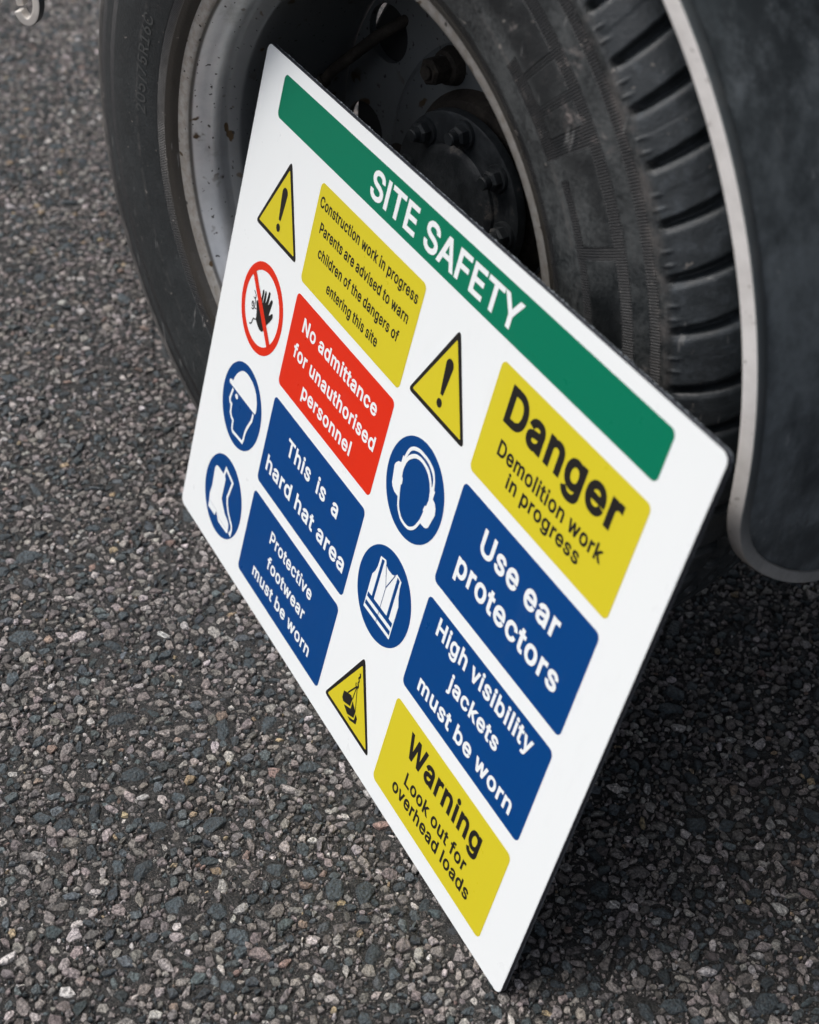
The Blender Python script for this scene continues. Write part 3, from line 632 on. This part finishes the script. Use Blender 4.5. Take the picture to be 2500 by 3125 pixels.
path = []                                              # (position x,z in wheel frame, outward normal x,z, y)
for t in np.linspace(128, 3, 90):
    path.append((RG * cos(radians(t)), RG * sin(radians(t)), cos(radians(t)), sin(radians(t)), -.0260))
for yy, zz in ((-.0260, .008), (-.0253, -.002), (-.0220, -.0125), (-.0142, -.026), (-.001, -.040), (.013, -.053), (.030, -.0665), (.049, -.080), (.070, -.0925), (.094, -.103), (.122, -.1115), (.155, -.118), (.20, -.1225), (.26, -.1245), (.34, -.125), (.42, -.125)):
    path.append((RG, zz, 1, 0, yy))
path = np.array(path)
pos = np.stack([path[:, 0], path[:, 4], path[:, 1]], 1)
def smooth_resample(P, n):
    d = np.r_[0, np.cumsum(np.linalg.norm(np.diff(P, axis=0), axis=1))]
    tt = np.linspace(0, d[-1], n); Q = np.stack([np.interp(tt, d, P[:, i]) for i in range(P.shape[1])], 1)
    for _ in range(6): Q[1:-1] = (Q[:-2] + 2 * Q[1:-1] + Q[2:]) / 4
    return Q
full_p = smooth_resample(np.c_[pos, path[:, 2], np.zeros(len(path)), path[:, 3]], 260)
pos, nrm = full_p[:, :3], full_p[:, 3:]; nrm /= np.linalg.norm(nrm, axis=1)[:, None]
tg = np.gradient(pos, axis=0); tg /= np.linalg.norm(tg, axis=1)[:, None]
bi = np.cross(tg, nrm); bi /= np.linalg.norm(bi, axis=1)[:, None]
# bi should point away from the sheet (towards the wheel's outer side / below)
if bi[0, 1] > 0: bi = -bi
mg = MB()
last = np.argmax(pos[:, 1] > .40) if (pos[:, 1] > .40).any() else len(pos)
NY = 40
vv = []; ff = []
for i in range(last):
    for j in range(NY + 1):
        f_ = j / NY; yy = pos[i, 1] + .003 + (.42 - pos[i, 1]) * f_
        bulge = .006 * math.sin(min(1, f_ * 2.2) * pi / 2)
        vv.append((pos[i, 0] + nrm[i, 0] * (.003 + bulge), yy, pos[i, 2] + nrm[i, 2] * (.003 + bulge)))
n0 = len(vv)
vv += [(a - nrm[q // (NY + 1), 0] * .0035, b, c - nrm[q // (NY + 1), 2] * .0035) for q, (a, b, c) in enumerate(vv)]
for i in range(last - 1):
    for j in range(NY):
        a = i * (NY + 1) + j
        ff.append((a, a + 1, a + NY + 2, a + NY + 1)); ff.append((n0 + a, n0 + a + NY + 1, n0 + a + NY + 2, n0 + a + 1))
mg.add(vv, ff)
mud = mg.build('mudguard', m_pl, truck, smooth=True, loc=(0, 0, WZ), angle=60)
# strip: rounded channel, its outer face pale, its tread-side flank dark
secp = []
for a in np.linspace(0, 2 * pi, 20, endpoint=False):
    cx, cy = cos(a), sin(a)
    secp.append((.0058 * np.sign(cx) * abs(cx) ** .28, .0046 * np.sign(cy) * abs(cy) ** .28))
vv = []; ff = []; fm = []
for i in range(last):
    for a, b in secp: vv.append(tuple(pos[i] + nrm[i] * a + bi[i] * b))
ks = len(secp)
for i in range(last - 1):
    for j in range(ks):
        ff.append((i*ks+j, i*ks+(j+1) % ks, (i+1)*ks+(j+1) % ks, (i+1)*ks+j))
        fm.append(1 if (secp[j][0] + secp[(j+1) % ks][0]) / 2 > .0052 else 0)
st = MB(); st.v, st.f, st.m = vv, ff, fm
st.build('edge_strip', [m_trim, m_drk], mud, smooth=True, angle=50)

# --- body over the wheel (only its shade reaches the picture)
m_body = Mat('body_grey', (.25, .26, .27), .4)
bd = MB(); bd.box((-.46, -.12, .93), (2.3, 2.05, 1.06)); bd.box((-.46, -.12, 1.06), (2.3, 2.05, 2.5))
tl_ = MB(); tl_.box((.46, -.36, .925), (2.3, -.123, 1.45)); tl_.build('overhang_shade_box', m_black, truck, bevel=.01)  # added unseen overhang, deepens the shade on the ground beside the sign
bd.build('load_body', m_body, truck, bevel=.01)
ch = MB(); ch.box((-2.6, .52, .62), (2.3, .60, .90)); ch.box((-2.6, 1.35, .62), (2.3, 1.43, .90))
for xx in (-2.2, -1.1, .9, 2.0): ch.box((xx, .601, .66), (xx + .07, 1.349, .86))
ch.build('chassis_rail', m_black, truck, bevel=.006)
lk = MB(); lk.box((.70, 1.15, .18), (2.0, 1.95, .92)); lk.box((.70, 1.13, .20), (2.0, 1.149, .90))
lk.build('far_shade_box', m_black, truck, bevel=.008)  # added unseen box, blocks low sky light from the far side
bm_ = MB(); bm_.box((2.10, .10, .30), (2.24, 1.95, .50)); bm_.box((2.12, .40, .501), (2.22, .48, .929)); bm_.box((2.12, 1.50, .501), (2.22, 1.58, .929))
bm_.build('rear_shade_beam', m_black, truck, bevel=.008)  # added unseen beam and posts, cut low sky light from behind

# ------------------------------------------------------------------ the sign
LEAN = 0.2033
sign = empty('site_safety_sign', (0, 0, 0), (pi / 2 - LEAN, 0, 0))
tag(sign, 'white SITE SAFETY sign board with coloured message panels leaning against the truck wheel', 'sign')

def paint(name, c, rough=.30):
    m = Mat(name, c, rough, spec=.22)
    n = m.noise(55, 5, .6)
    sc1 = m.noise(18, 6, .7, stretch=(1, .35, 1)); sc2 = m.noise(420, 2, .5)
    m.base(m.mix(sc1.step(.58, .80) * .10, c, (.30, .29, .27)) if max(c) > .5 else m.mix(sc1.step(.58, .8) * .10, c, tuple(min(1, v + .10) for v in c)))
    m.base(m.mix(sc2.step(.775, .80) * .45, E(m.t, m.b.inputs['Base Color'].links[0].from_socket), (.32, .30, .28)))
    m.rough(n * .16 + sc1 * .14 + rough - .14)
    return m
P_WHITE = paint('sign_white', (.74, .765, .765)); P_GREEN = paint('sign_green', (.0, .155, .082)); P_YEL = paint('sign_yellow', (.575, .488, .020))
P_RED = paint('sign_red', (.62, .024, .006)); P_BLUE = paint('sign_blue', (.0, .045, .185)); P_BLK = paint('sign_black', (.014, .013, .012))
P_CORE = Mat('board_core', (.030, .033, .042), .45)

def rrect(x0, y0, x1, y1, r, n=8):
    L = []
    for cx, cy, a0 in ((x1-r, y1-r, 0), (x0+r, y1-r, 90), (x0+r, y0+r, 180), (x1-r, y0+r, 270)):
        L += [(cx + r * cos(radians(a0 + 90 * k / n)), cy + r * sin(radians(a0 + 90 * k / n))) for k in range(n + 1)]
    return L
def circ(cx, cy, r, n=72, ry=None, rot=0):
    return [(cx + r * cos(2*pi*k/n) * cos(rot) - (ry or r) * sin(2*pi*k/n) * sin(rot), cy + r * cos(2*pi*k/n) * sin(rot) + (ry or r) * sin(2*pi*k/n) * cos(rot)) for k in range(n)]
def rpoly(P, r, n=6):
    """polygon with rounded corners"""
    out = []
    for i, p in enumerate(P):
        p, a, b = Vector(p), Vector(P[i-1]), Vector(P[(i+1) % len(P)])
        u, v = (a - p).normalized(), (b - p).normalized()
        h = u.angle(v) / 2; d = min(r / math.tan(h), (a-p).length * .45, (b-p).length * .45)
        for k in range(n + 1):
            t = k / n; out.append(tuple((p + u*d) * (1-t)**2 + p * 2*t*(1-t) + (p + v*d) * t*t))
    return out
def stroke(P, w, closed=False):
    P = [Vector(q) for q in P]; L = []; R = []
    for i, p in enumerate(P):
        a = P[i-1] if i or closed else None; b = P[(i+1) % len(P)] if i < len(P) - 1 or closed else None
        d1 = (p - a).normalized() if a is not None else (b - p).normalized(); d2 = (b - p).normalized() if b is not None else d1
        n1, n2 = Vector((-d1.y, d1.x)), Vector((-d2.y, d2.x)); m = (n1 + n2)
        m = m.normalized() if m.length > 1e-6 else n1
        k = min(1.8, 1 / max(.3, m.dot(n1))); w_ = (w[i] if isinstance(w, (list, tuple)) else w) / 2
        L.append(p + m * w_ * k); R.append(p - m * w_ * k)
    return [tuple(q) for q in L + R[::-1]]
def spl(P, n=5, closed=False):
    """smooth curve through points"""
    P = np.array(P, float); N = len(P); out = []
    for i in range(N if closed else N - 1):
        g = (lambda q: P[q % N]) if closed else (lambda q: P[min(max(q, 0), N - 1)])
        p0, p1, p2, p3 = g(i-1), g(i), g(i+1), g(i+2)
        for k in range(n):
            f = k / n
            out.append(tuple(.5 * ((2*p1) + (-p0+p2)*f + (2*p0-5*p1+4*p2-p3)*f*f + (-p0+3*p1-3*p2+p3)*f**3)))
    if not closed: out.append(tuple(P[-1]))
    return out

class Ink:
    """flat print on the board: shapes in millimetres from the board's lower left corner"""
    def __init__(s): s.v, s.f, s.m = [], [], []
    def fill(s, loops, layer, mi=0):
        loops = loops if isinstance(loops[0][0], (list, tuple)) else [loops]
        pts = []; eds = []
        for l in loops:
            n = len(pts); pts += [Vector((p[0], p[1])) for p in l]; eds += [(n + i, n + (i + 1) % len(l)) for i in range(len(l))]
        vo, _, fo = delaunay_2d_cdt(pts, eds, [], 0, 1e-4)[:3]
        va = np.array([tuple(v) for v in vo]); fa = np.array([f for f in fo if len(f) == 3])
        cen = va[fa].mean(1)
        wind = np.zeros(len(cen))                         # non-zero winding, so overlapping outlines merge
        for i, j in eds:
            (ax_, ay_), (bx_, by_) = pts[i], pts[j]
            side = (bx_ - ax_) * (cen[:, 1] - ay_) - (cen[:, 0] - ax_) * (by_ - ay_)
            wind += ((ay_ <= cen[:, 1]) & (by_ > cen[:, 1]) & (side > 0)).astype(int) - ((ay_ > cen[:, 1]) & (by_ <= cen[:, 1]) & (side < 0)).astype(int)
        b = len(s.v)
        for q in fa[wind != 0]:
            a, c, d = va[q]
            if (c[0]-a[0])*(d[1]-a[1]) - (c[1]-a[1])*(d[0]-a[0]) < 0: q = (q[0], q[2], q[1])
            s.f.append(tuple(int(i) + b for i in q)); s.m.append(mi)
        s.v += [(float(p[0]) / 1000, float(p[1]) / 1000, layer * .00013) for p in va]
    def build(s, name, mats, parent):
        return mesh_obj(name, s.v, s.f, mats, parent, fmat=s.m)

GL = {}
for ch_, d_ in GLYPHS.items():
    pr = d_.split('|'); GL[ch_] = (int(pr[0]), [[tuple(map(int, q.split(','))) for q in l.split(';')] for l in pr[1:]])
def embolden(L, w):
    n = len(L); out = []
    for i in range(n):
        p, a, b = Vector(L[i]), Vector(L[i-1]), Vector(L[(i+1) % n])
        d1, d2 = (p - a).normalized(), (b - p).normalized()
        n1, n2 = Vector((-d1.y, d1.x)), Vector((-d2.y, d2.x)); m = n1 + n2
        m = m.normalized() if m.length > 1e-4 else n1
        q = p + m * (w / max(.45, m.dot(n1))); out.append((q.x, q.y))
    return out
def glyph_loops(ch, w):
    adv, loops = GL[ch]
    area = lambda l: sum(l[i-1][0]*l[i][1] - l[i][0]*l[i-1][1] for i in range(len(l)))
    big = max(loops, key=lambda l: abs(area(l)))
    sg = 1 if area(big) < 0 else -1
    return adv, [embolden(l, w * sg) for l in loops]
def layout(text, w, track=0, space=150):
    x = 0; out = []
    for ch in text:
        if ch == ' ': x += space + track; continue
        adv, loops = glyph_loops(ch, w)
        out.append([[(px + x, py) for px, py in l] for l in loops]); x += adv + track
    xs = [p[0] for g in out for l in g for p in l]
    return out, min(xs), max(xs)
def write(ink, text, base, cap, xl, xr, w=22, track=36, space=150, layer=2):
    gl, x0, x1 = layout(text, w, track, space)
    sx = (xr - xl) / (x1 - x0); sy = cap / (509 + 2 * w)
    for g in gl:
        ls = [[(xl + (px - x0) * sx, base + (py + w) * sy) for px, py in l] for l in g]
        ink.fill(ls, layer)

# board: white faces, black core, rough-sawn rear edge
NB = 420
out_ = rrect(0, 0, 600, 450, 7, 10)
def dens(L, step):
    o = []
    for i, p in enumerate(L):
        q = L[(i+1) % len(L)]; n = max(1, int(math.dist(p, q) / step))
        o += [(p[0] + (q[0]-p[0]) * k / n, p[1] + (q[1]-p[1]) * k / n) for k in range(n)]
    return o
out_ = dens(out_, 1.6)
rj = random.Random(5)
bdm = MB(); nb = len(out_)
def ring(z, jit=0., inset=0.):
    r = []
    for i, p in enumerate(out_):
        a, b = out_[i-1], out_[(i+1) % nb]
        d = Vector((b[0]-a[0], b[1]-a[1])).normalized(); n = Vector((d.y, -d.x))
        k = -inset + (abs(rj.gauss(0, jit)) if jit and p[1] > 440 else rj.uniform(-.05, .05))
        r.append(((p[0] + n.x * k) / 1000, (p[1] + n.y * k) / 1000, z))
    return r
rings = [ring(-.0002, 0, .25), ring(-.0006, 0, -.02), ring(-.0034, .26), ring(-.0040, .30)]
front = [(p[0] / 1000, p[1] / 1000, 0) for p in rrect(.4, .4, 599.6, 449.6, 6.8, 10)]
b0 = len(bdm.v); bdm.add(front, [tuple(range(len(front)))], 0)
tess = tessellate_polygon([[Vector(p) for p in front]])
allv = [p for r in rings for p in r]
fs = []; fmi = []
for q in range(len(rings) - 1):
    for i in range(nb):
        j = (i + 1) % nb; fs.append((q*nb+i, (q+1)*nb+i, (q+1)*nb+j, q*nb+j)); fmi.append(2 if q == 2 else 1)
b1 = len(bdm.v); bdm.v += allv; bdm.f += [tuple(i + b1 for i in f) for f in fs]; bdm.m += fmi
bdm.f.append(tuple(b1 + i for i in range(nb))); bdm.m.append(0)
bdm.f.append(tuple(b1 + 3*nb + i for i in range(nb))[::-1]); bdm.m.append(1)
bdm.build('board', [P_WHITE, P_CORE, Mat('rear_skin_edge', (.16, .18, .20), .5)], sign)

def panel(name, box, r, mat, txtmat, lines, label, **kw):
    k = Ink(); k.fill(rrect(*box, r), 1); p = k.build(name, mat, sign); tag(p, label)
    t = Ink()
    for ln in lines: write(t, *ln[:5], **{**kw, **(ln[5] if len(ln) > 5 else {})})
    t.build('lettering', txtmat, p)

panel('header_band', (38.5, 403.5, 558.5, 438.8), 5, P_GREEN, P_WHITE, [('SITE SAFETY', 410.0, 21.8, 197.2, 403.5)], 'green header band reading SITE SAFETY', w=20, track=6, space=205)
panel('message_panel', (129, 305.5, 296.5, 389.5), 5, P_YEL, P_BLK, [
    ('Construction work in progress', 371.0, 8.9, 133.5, 290.4), ('Parents are advised to warn', 352.4, 8.9, 141.2, 285.0),
    ('children of the dangers of', 334.4, 8.9, 146.7, 279.2), ('entering this site', 316.2, 8.9, 170.3, 255.0)], 'yellow panel about construction work in progress', w=19)
panel('message_panel', (129.5, 211, 296.5, 295.5), 5, P_RED, P_WHITE, [
    ('No admittance', 269.8, 12.6, 148.8, 277.3), ('for unauthorised', 244.6, 12.6, 142.7, 286.0), ('personnel', 221.6, 12.6, 169.6, 256.8)], 'red panel reading No admittance for unauthorised personnel', w=22)
panel('message_panel', (130, 115, 297, 199), 5, P_BLUE, P_WHITE, [
    ('This is a', 165.4, 15.4, 167.2, 262.0, dict(space=300)), ('hard hat area', 131.8, 15.4, 140.1, 288.5)], 'blue panel reading This is a hard hat area', w=22)
panel('message_panel', (130.5, 19, 297, 104.5), 5, P_BLUE, P_WHITE, [
    ('Protective', 77.7, 12.6, 173.6, 255.6), ('footwear', 54.3, 12.6, 177.8, 252.4), ('must be worn', 31.4, 12.6, 157.3, 272.4)], 'blue panel reading Protective footwear must be worn', w=21)
panel('message_panel', (398, 306.5, 562.5, 391), 5, P_YEL, P_BLK, [
    ('Danger', 355.6, 27.6, 416.0, 543.8, dict(w=30)), ('Demolition work', 332.8, 11.7, 420.2, 541.0), ('in progress', 318.4, 11.2, 438.2, 523.0)], 'yellow panel reading Danger Demolition work in progress', w=21)
panel('message_panel', (398, 211, 562.5, 295.8), 5, P_BLUE, P_WHITE, [
    ('Use ear', 262.9, 19.4, 433.7, 529.0), ('protectors', 231.8, 19.0, 416.4, 544.6)], 'blue panel reading Use ear protectors', w=23)
panel('message_panel', (398.5, 115, 563, 198.5), 5, P_BLUE, P_WHITE, [
    ('High visibility', 177.5, 15.3, 417.8, 544.8), ('jackets', 152.4, 14.2, 447.6, 514.5), ('must be worn', 124.6, 14.6, 417.0, 546.6)], 'blue panel reading High visibility jackets must be worn', w=24)
panel('message_panel', (398.8, 17, 563, 101.5), 5, P_YEL, P_BLK, [
    ('Warning', 69.2, 22.2, 427.2, 533.0, dict(w=25)), ('Look out for', 45.9, 12.4, 436.4, 526.6), ('overhead loads', 29.7, 12.2, 424.6, 538.7)], 'yellow panel reading Warning Look out for overhead loads', w=22)

# pictograms
def triangle(cx, y0, y1, half, label):
    k = Ink(); O = rpoly([(cx - half, y0), (cx + half, y0), (cx, y1 + 1.5)], 3.2)
    k.fill(O, 1); p = k.build('warning_triangle', P_BLK, sign); tag(p, label)
    y = Ink(); y.fill(rpoly([(cx - 34.2, y0 + 3.6), (cx + 33.8, y0 + 3.6), (cx, y0 + 62.0)], .8), 2); y.build('yellow_field', P_YEL, p)
    return p
for cx, y0 in ((77.2, 312.6), (346.6, 313.4)):
    p = triangle(cx, y0, y0 + 68.6, 39.6, 'black edged yellow triangle with exclamation mark')
    e = Ink(); dx, dy = cx - 77.0, y0 - 312.6
    E_ = [(72.4, 352.4), (72.4, 355.8), (74.0, 358.4), (76.9, 359.3), (79.8, 358.4), (81.5, 355.8), (81.5, 352.4), (79.0, 333.2), (77.9, 331.6), (76.1, 331.6), (75.0, 333.2)]
    e.fill(spl([(a + dx, b + dy) for a, b in E_], 4, True), 3); e.fill(circ(77 + dx, 325.1 + dy, 3.4, 28), 3)
    e.build('exclamation_mark', P_BLK, p)
p = triangle(347.6, 25.2, 94.2, 39.2, 'black edged yellow triangle with hanging load')
e = Ink()
e.fill([(333.6, 49.3), (339.0, 51.6), (344.3, 53.6), (347.2, 51.4), (346.8, 44.0), (336.3, 40.1), (333.6, 42.3)], 3)
e.fill([(338.2, 38.7), (348.1, 42.6), (348.2, 50.7), (355.4, 45.7), (355.2, 39.0), (345.8, 35.0)], 3)
e.fill([(347.2, 33.9), (356.4, 37.5), (356.8, 44.4), (360.1, 42.1), (360.1, 36.5), (351.1, 33.0)], 3)
e.fill(stroke([(339.0, 51.6), (348.5, 66.4)], 1.3), 3); e.fill(stroke([(347.2, 51.6), (348.3, 66.0)], .9), 3.2); e.fill(stroke([(355.4, 45.5), (348.9, 66.0)], .8), 3.4)
e.fill(stroke(spl([(347.8, 79.2), (349.0, 76.8), (347.7, 74.2), (349.2, 72.4), (348.5, 69.8), (350.0, 67.4), (348.6, 65.4), (346.6, 66.0), (346.0, 68.4)], 5), [1.7]*12 + [1.3]*10 + [1.7]*8 + [1.2]*11), 3.6)
e.build('hanging_load_mark', P_BLK, p)

def disc(c, mat, label, name='pictogram_disc', r=39.2):
    k = Ink(); k.fill(circ(*c, r, 110), 1); p = k.build(name, mat, sign); tag(p, label); return p
# no entry hand
k = Ink(); k.fill([circ(77.8, 251.2, 39.3, 110), circ(77.8, 251.2, 32.2, 100)[::-1]], 1)
p = k.build('prohibition_ring', P_RED, sign); tag(p, 'red prohibition ring with black raised hand')
k = Ink(); k.fill(stroke([(53.6, 273.8), (101.6, 228.2)], 6.4), 3); k.build('prohibition_bar', P_RED, p)
k = Ink()
H = [(66.5, 252.0), (68.3, 254.3), (70.2, 253.0), (73.6, 253.8), (73.9, 266.0), (75.2, 267.6), (76.6, 266.0), (76.8, 257.4), (77.9, 257.4), (78.2, 267.0), (79.7, 268.4), (81.0, 266.6), (82.0, 259.2), (83.2, 261.4), (84.4, 270.0), (86.2, 271.0), (87.3, 269.6), (87.3, 259.6), (90.4, 266.0), (92.4, 266.8), (93.5, 264.8), (91.7, 252.6), (95.8, 256.3), (98.0, 256.4), (98.0, 252.5), (91.9, 244.0), (89.2, 240.4), (87.4, 235.6), (85.2, 233.6), (81.3, 233.2), (76.6, 234.7), (72.1, 237.8), (70.8, 242.5), (69.6, 246.6)]
k.fill(spl(H, 3, True), 2)
for ln, w in (([(59.4, 259.0), (61.5, 258.3), (64.0, 256.6), (63.9, 254.6), (62.6, 253.0), (60.4, 253.6)], .9), ([(64.2, 253.5), (65.2, 248.6), (64.4, 245.2), (62.4, 242.9), (60.4, 243.2)], 1.0),
              ([(64.2, 245.4), (69.3, 246.4)], .8), ([(72.0, 238.2), (68.6, 236.7), (67.2, 236.6), (66.1, 234.0), (65.0, 230.8), (61.7, 229.0)], 1.1)):
    k.fill(stroke(spl(ln, 4), w), 2.2)
k.fill([circ(61.2, 247.3, 2.1, 24, 2.6), circ(61.2, 247.3, 1.3, 20, 1.7)[::-1]], 2.4); k.fill(circ(61.5, 247.9, .7, 12), 2.6)
k.build('hand_symbol', P_BLK, p)
# hard hat head
p = disc((78.0, 155.4), P_BLUE, 'blue disc with white hard hat head')
k = Ink()
k.fill(spl([(48.3, 163.2), (48.3, 165.4), (50.4, 166.8), (54.5, 167.4)], 3) + spl([(56.2, 172.3), (60.0, 178.3), (67.1, 184.6), (75.2, 187.3), (83.9, 186.9), (91.8, 184.8), (97.8, 181.0), (101.6, 176.4), (104.0, 171.3), (104.8, 166.3), (104.4, 163.4)], 4) + [(101.6, 162.9), (49.6, 162.3)], 2)
k.fill(stroke([(57.6, 160.9), (54.9, 149.9), (56.6, 147.2), (60.0, 146.4), (60.9, 138.9), (64.4, 136.0), (68.2, 135.0), (69.4, 127.2), (71.9, 125.6), (92.2, 127.0), (93.2, 131.0), (93.6, 137.6), (95.4, 143.6), (100.6, 154.6), (101.0, 161.6)], 3.0), 2.3)
k.fill(circ(66.4, 158.2, 2.9, 26, 2.3), 2.5)
k.build('hard_hat_symbol', P_WHITE, p)
# boots
p = disc((78.4, 59.6), P_BLUE, 'blue disc with white safety boots')
k = Ink()
k.fill([(55.7, 78.4), (58.0, 79.6), (75.0, 79.6), (77.2, 77.0), (77.0, 56.4), (82.5, 51.4), (88.2, 47.0), (94.2, 45.4), (98.4, 43.3), (99.6, 40.5), (100.2, 34.6), (98.7, 32.7), (79.5, 31.9), (76.0, 35.0), (72.0, 38.4), (70.4, 33.1), (55.0, 33.0), (54.8, 38.5), (53.2, 46.3), (54.9, 55.4), (53.6, 74.7)], 2)
k.fill(stroke([(73.0, 79.0), (74.6, 87.4), (91.2, 82.6), (86.9, 64.2), (89.4, 58.0), (94.5, 52.2), (101.0, 47.6), (104.6, 45.2), (106.0, 41.8), (105.4, 36.0), (102.4, 36.8)], 3.2), 2.2)
k.build('boot_symbol', P_WHITE, p)
k = Ink(); k.fill(stroke([(57.0, 40.0), (71.6, 39.8), (80.6, 36.0), (95.8, 36.0)], .55), 3)
k.build('sole_line', Mat('sole_grey', (.42, .44, .50), .4), p)
# ear defenders
p = disc((347.4, 252.9), P_BLUE, 'blue disc with white ear defenders')
k = Ink()
cupL = [(316.5, 254.4), (317.4, 257.0), (320.1, 259.9), (323.5, 261.2), (323.6, 267.5), (325.1, 267.2), (327.2, 267.6), (330.7, 269.0), (331.1, 267.9), (329.3, 263.5), (328.3, 258.2), (329.0, 252.4), (330.4, 251.9), (330.9, 250.2), (331.5, 247.3), (330.2, 246.2), (331.4, 241.0), (332.5, 237.7), (330.0, 236.1), (325.2, 236.4), (321.3, 238.4), (319.2, 241.0), (317.6, 249.1)]
k.fill(cupL, 2)
cupR = [(369.6, 267.9), (370.8, 267.6), (370.8, 261.5), (374.0, 260.4), (376.6, 257.6), (378.1, 252.7), (374.9, 240.0), (373.0, 237.8), (370.3, 236.6), (364.9, 236.4), (363.0, 238.6), (364.4, 246.1), (363.4, 247.3), (364.2, 251.6), (365.8, 252.0), (366.6, 258.0), (364.7, 265.2), (364.2, 268.5), (366.6, 268.4)]
k.fill(cupR, 2.2)
bO = spl([(325.1, 267.0), (326.8, 273.1), (328.8, 277.1), (331.8, 280.1), (335.8, 282.4), (340.6, 283.8), (347, 284.2), (353.2, 283.8), (358.4, 282.6), (363.0, 280.3), (366.5, 275.9), (368.4, 271.4), (369.6, 267.0)], 3)
bO += spl([(366.6, 266.8), (364.9, 274.0), (360.8, 277.9), (353.9, 280.9), (347.3, 281.4), (341.3, 281.1), (337.1, 279.8), (332.7, 277.4), (330.3, 274.2), (327.7, 266.8)], 3)
k.fill(bO, 2.4)
bI = spl([(327.7, 267.2), (330.7, 272.2), (335.7, 276.5), (340.2, 278.5), (346.1, 279.4), (352.6, 278.7), (357.3, 277.3), (361.9, 273.7), (366.6, 267.2)], 3)
bI += spl([(364.7, 264.8), (362.1, 269.3), (357.7, 273.3), (351.6, 276.0), (345.1, 276.5), (340.8, 275.5), (337.3, 273.8), (334.2, 271.1), (331.1, 267.6), (329.3, 263.5)], 3)
k.fill(bI, 2.6)
k.fill(stroke(spl([(331.2, 238.6), (334.2, 230.6), (338.6, 226.0), (342.9, 223.7), (350.6, 223.2), (355.8, 225.3), (360.5, 230.0), (364.2, 238.0)], 4), 2.5), 2.8)
k.build('ear_defender_symbol', P_WHITE, p)
# vest
p = disc((347.8, 156.4), P_BLUE, 'blue disc with white high visibility vest')
k = Ink()
k.fill([(331.3, 182.0), (338.9, 183.8), (341.0, 180.4), (344.4, 179.0), (350.4, 179.0), (354.5, 180.7), (356.6, 183.7), (363.9, 182.0), (364.2, 176.1), (365.8, 169.0), (368.8, 162.4), (368.8, 131.2), (327.0, 131.1), (326.8, 161.9), (329.5, 166.6), (330.9, 172.0)], 2)
k.build('vest_symbol', P_WHITE, p)
k = Ink()
k.fill([(334.0, 181.2), (337.4, 182.0), (337.4, 145.4), (334.0, 145.4)], 3); k.fill([(358.1, 182.2), (361.7, 181.1), (361.8, 145.4), (358.2, 145.4)], 3)
k.fill([(328.2, 145.8), (367.5, 145.8), (367.5, 141.8), (328.2, 141.8)], 3.2); k.fill([(328.1, 138.2), (367.6, 138.2), (367.6, 134.5), (328.1, 134.5)], 3.2)
k.fill(stroke([(340.7, 181.0), (347.8, 164.7), (347.8, 145.8)], .55), 3.4); k.fill(stroke([(347.8, 164.7), (354.9, 181.2)], .8), 3.6)
k.fill([(347.5, 142), (348.1, 142), (348.1, 138), (347.5, 138)], 3.4); k.fill([(347.5, 135), (348.1, 135), (348.1, 131.0), (347.5, 131.0)], 3.4)
k.build('vest_stripes', P_BLUE, p)

# size marking moulded on the tyre's left side
sd = sorted((r, -yy) for r, yy in half)
tw = MB()
gl, x0, x1 = layout('205/75R16C', 14, 26)
for g in gl:
    k = Ink(); k.fill(g, 0)
    vs_ = []
    for a, b, _ in k.v:
        r_ = .2515 + (b * 1000) / 509 * .0105; t_ = radians(177.5) - ((a * 1000) - x0) / 509 * .0105 / .2565
        vs_.append((r_ * cos(t_), -np.interp(r_, [q[0] for q in sd], [q[1] for q in sd]) - .0006, r_ * sin(t_)))
    tw.add(vs_, k.f)
m_let = Mat('moulded_rubber', (.050, .053, .052), .6)
tw.build('size_marking', m_let, wheel)

# ------------------------------------------------------------------ steel hook hanging by the truck's side
m_zinc = Mat('pale_zinc', (.62, .58, .53), .38, metal=.2)
m_strap = Mat('black_webbing', (.012, .014, .016), .7)
hook = empty('lashing_hook', (-.2355, -.037, .4165), (0, 0, .80))
tag(hook, 'pale steel lashing hook hanging in front of the tyre at the upper left', 'hook')
hk = MB(); N = 40; vv = []; ff = []; fm = []
for i in range(N + 1):
    a = radians(208 + 352 * i / N); rx, rz = .0098, .0165; yo = .011 * max(0, i / N - .35)
    dx, dz = cos(a) / rx, sin(a) / rz; l = sqrt(dx*dx + dz*dz); dx, dz = dx / l, dz / l
    for o_, yy in ((-.0036, -.0055), (.0036, -.0055), (.0036, .0055), (-.0036, .0055)):
        vv.append((rx * cos(a) + dx * o_, yy + yo, rz * sin(a) + dz * o_ - .012))
for i in range(N):
    for j in range(4): ff.append((i*4+j, i*4+(j+1) % 4, i*4+4+(j+1) % 4, i*4+4+j)); fm.append(1 if j == 1 else 0)
ff += [(0, 1, 2, 3), (N*4+3, N*4+2, N*4+1, N*4)]; fm += [0, 0]
hk.v, hk.f, hk.m = vv, ff, fm
hk.build('hook_loop', [m_zinc, Mat('hook_dark_side', (.02, .03, .035), .45)], hook, bevel=.0012)  # outer side of the loop is darker than its faces
sb = MB(); sb.box((-.012, -.001, .004), (.012, .001, .512)); sb.build('strap', m_strap, hook, bevel=.0004)
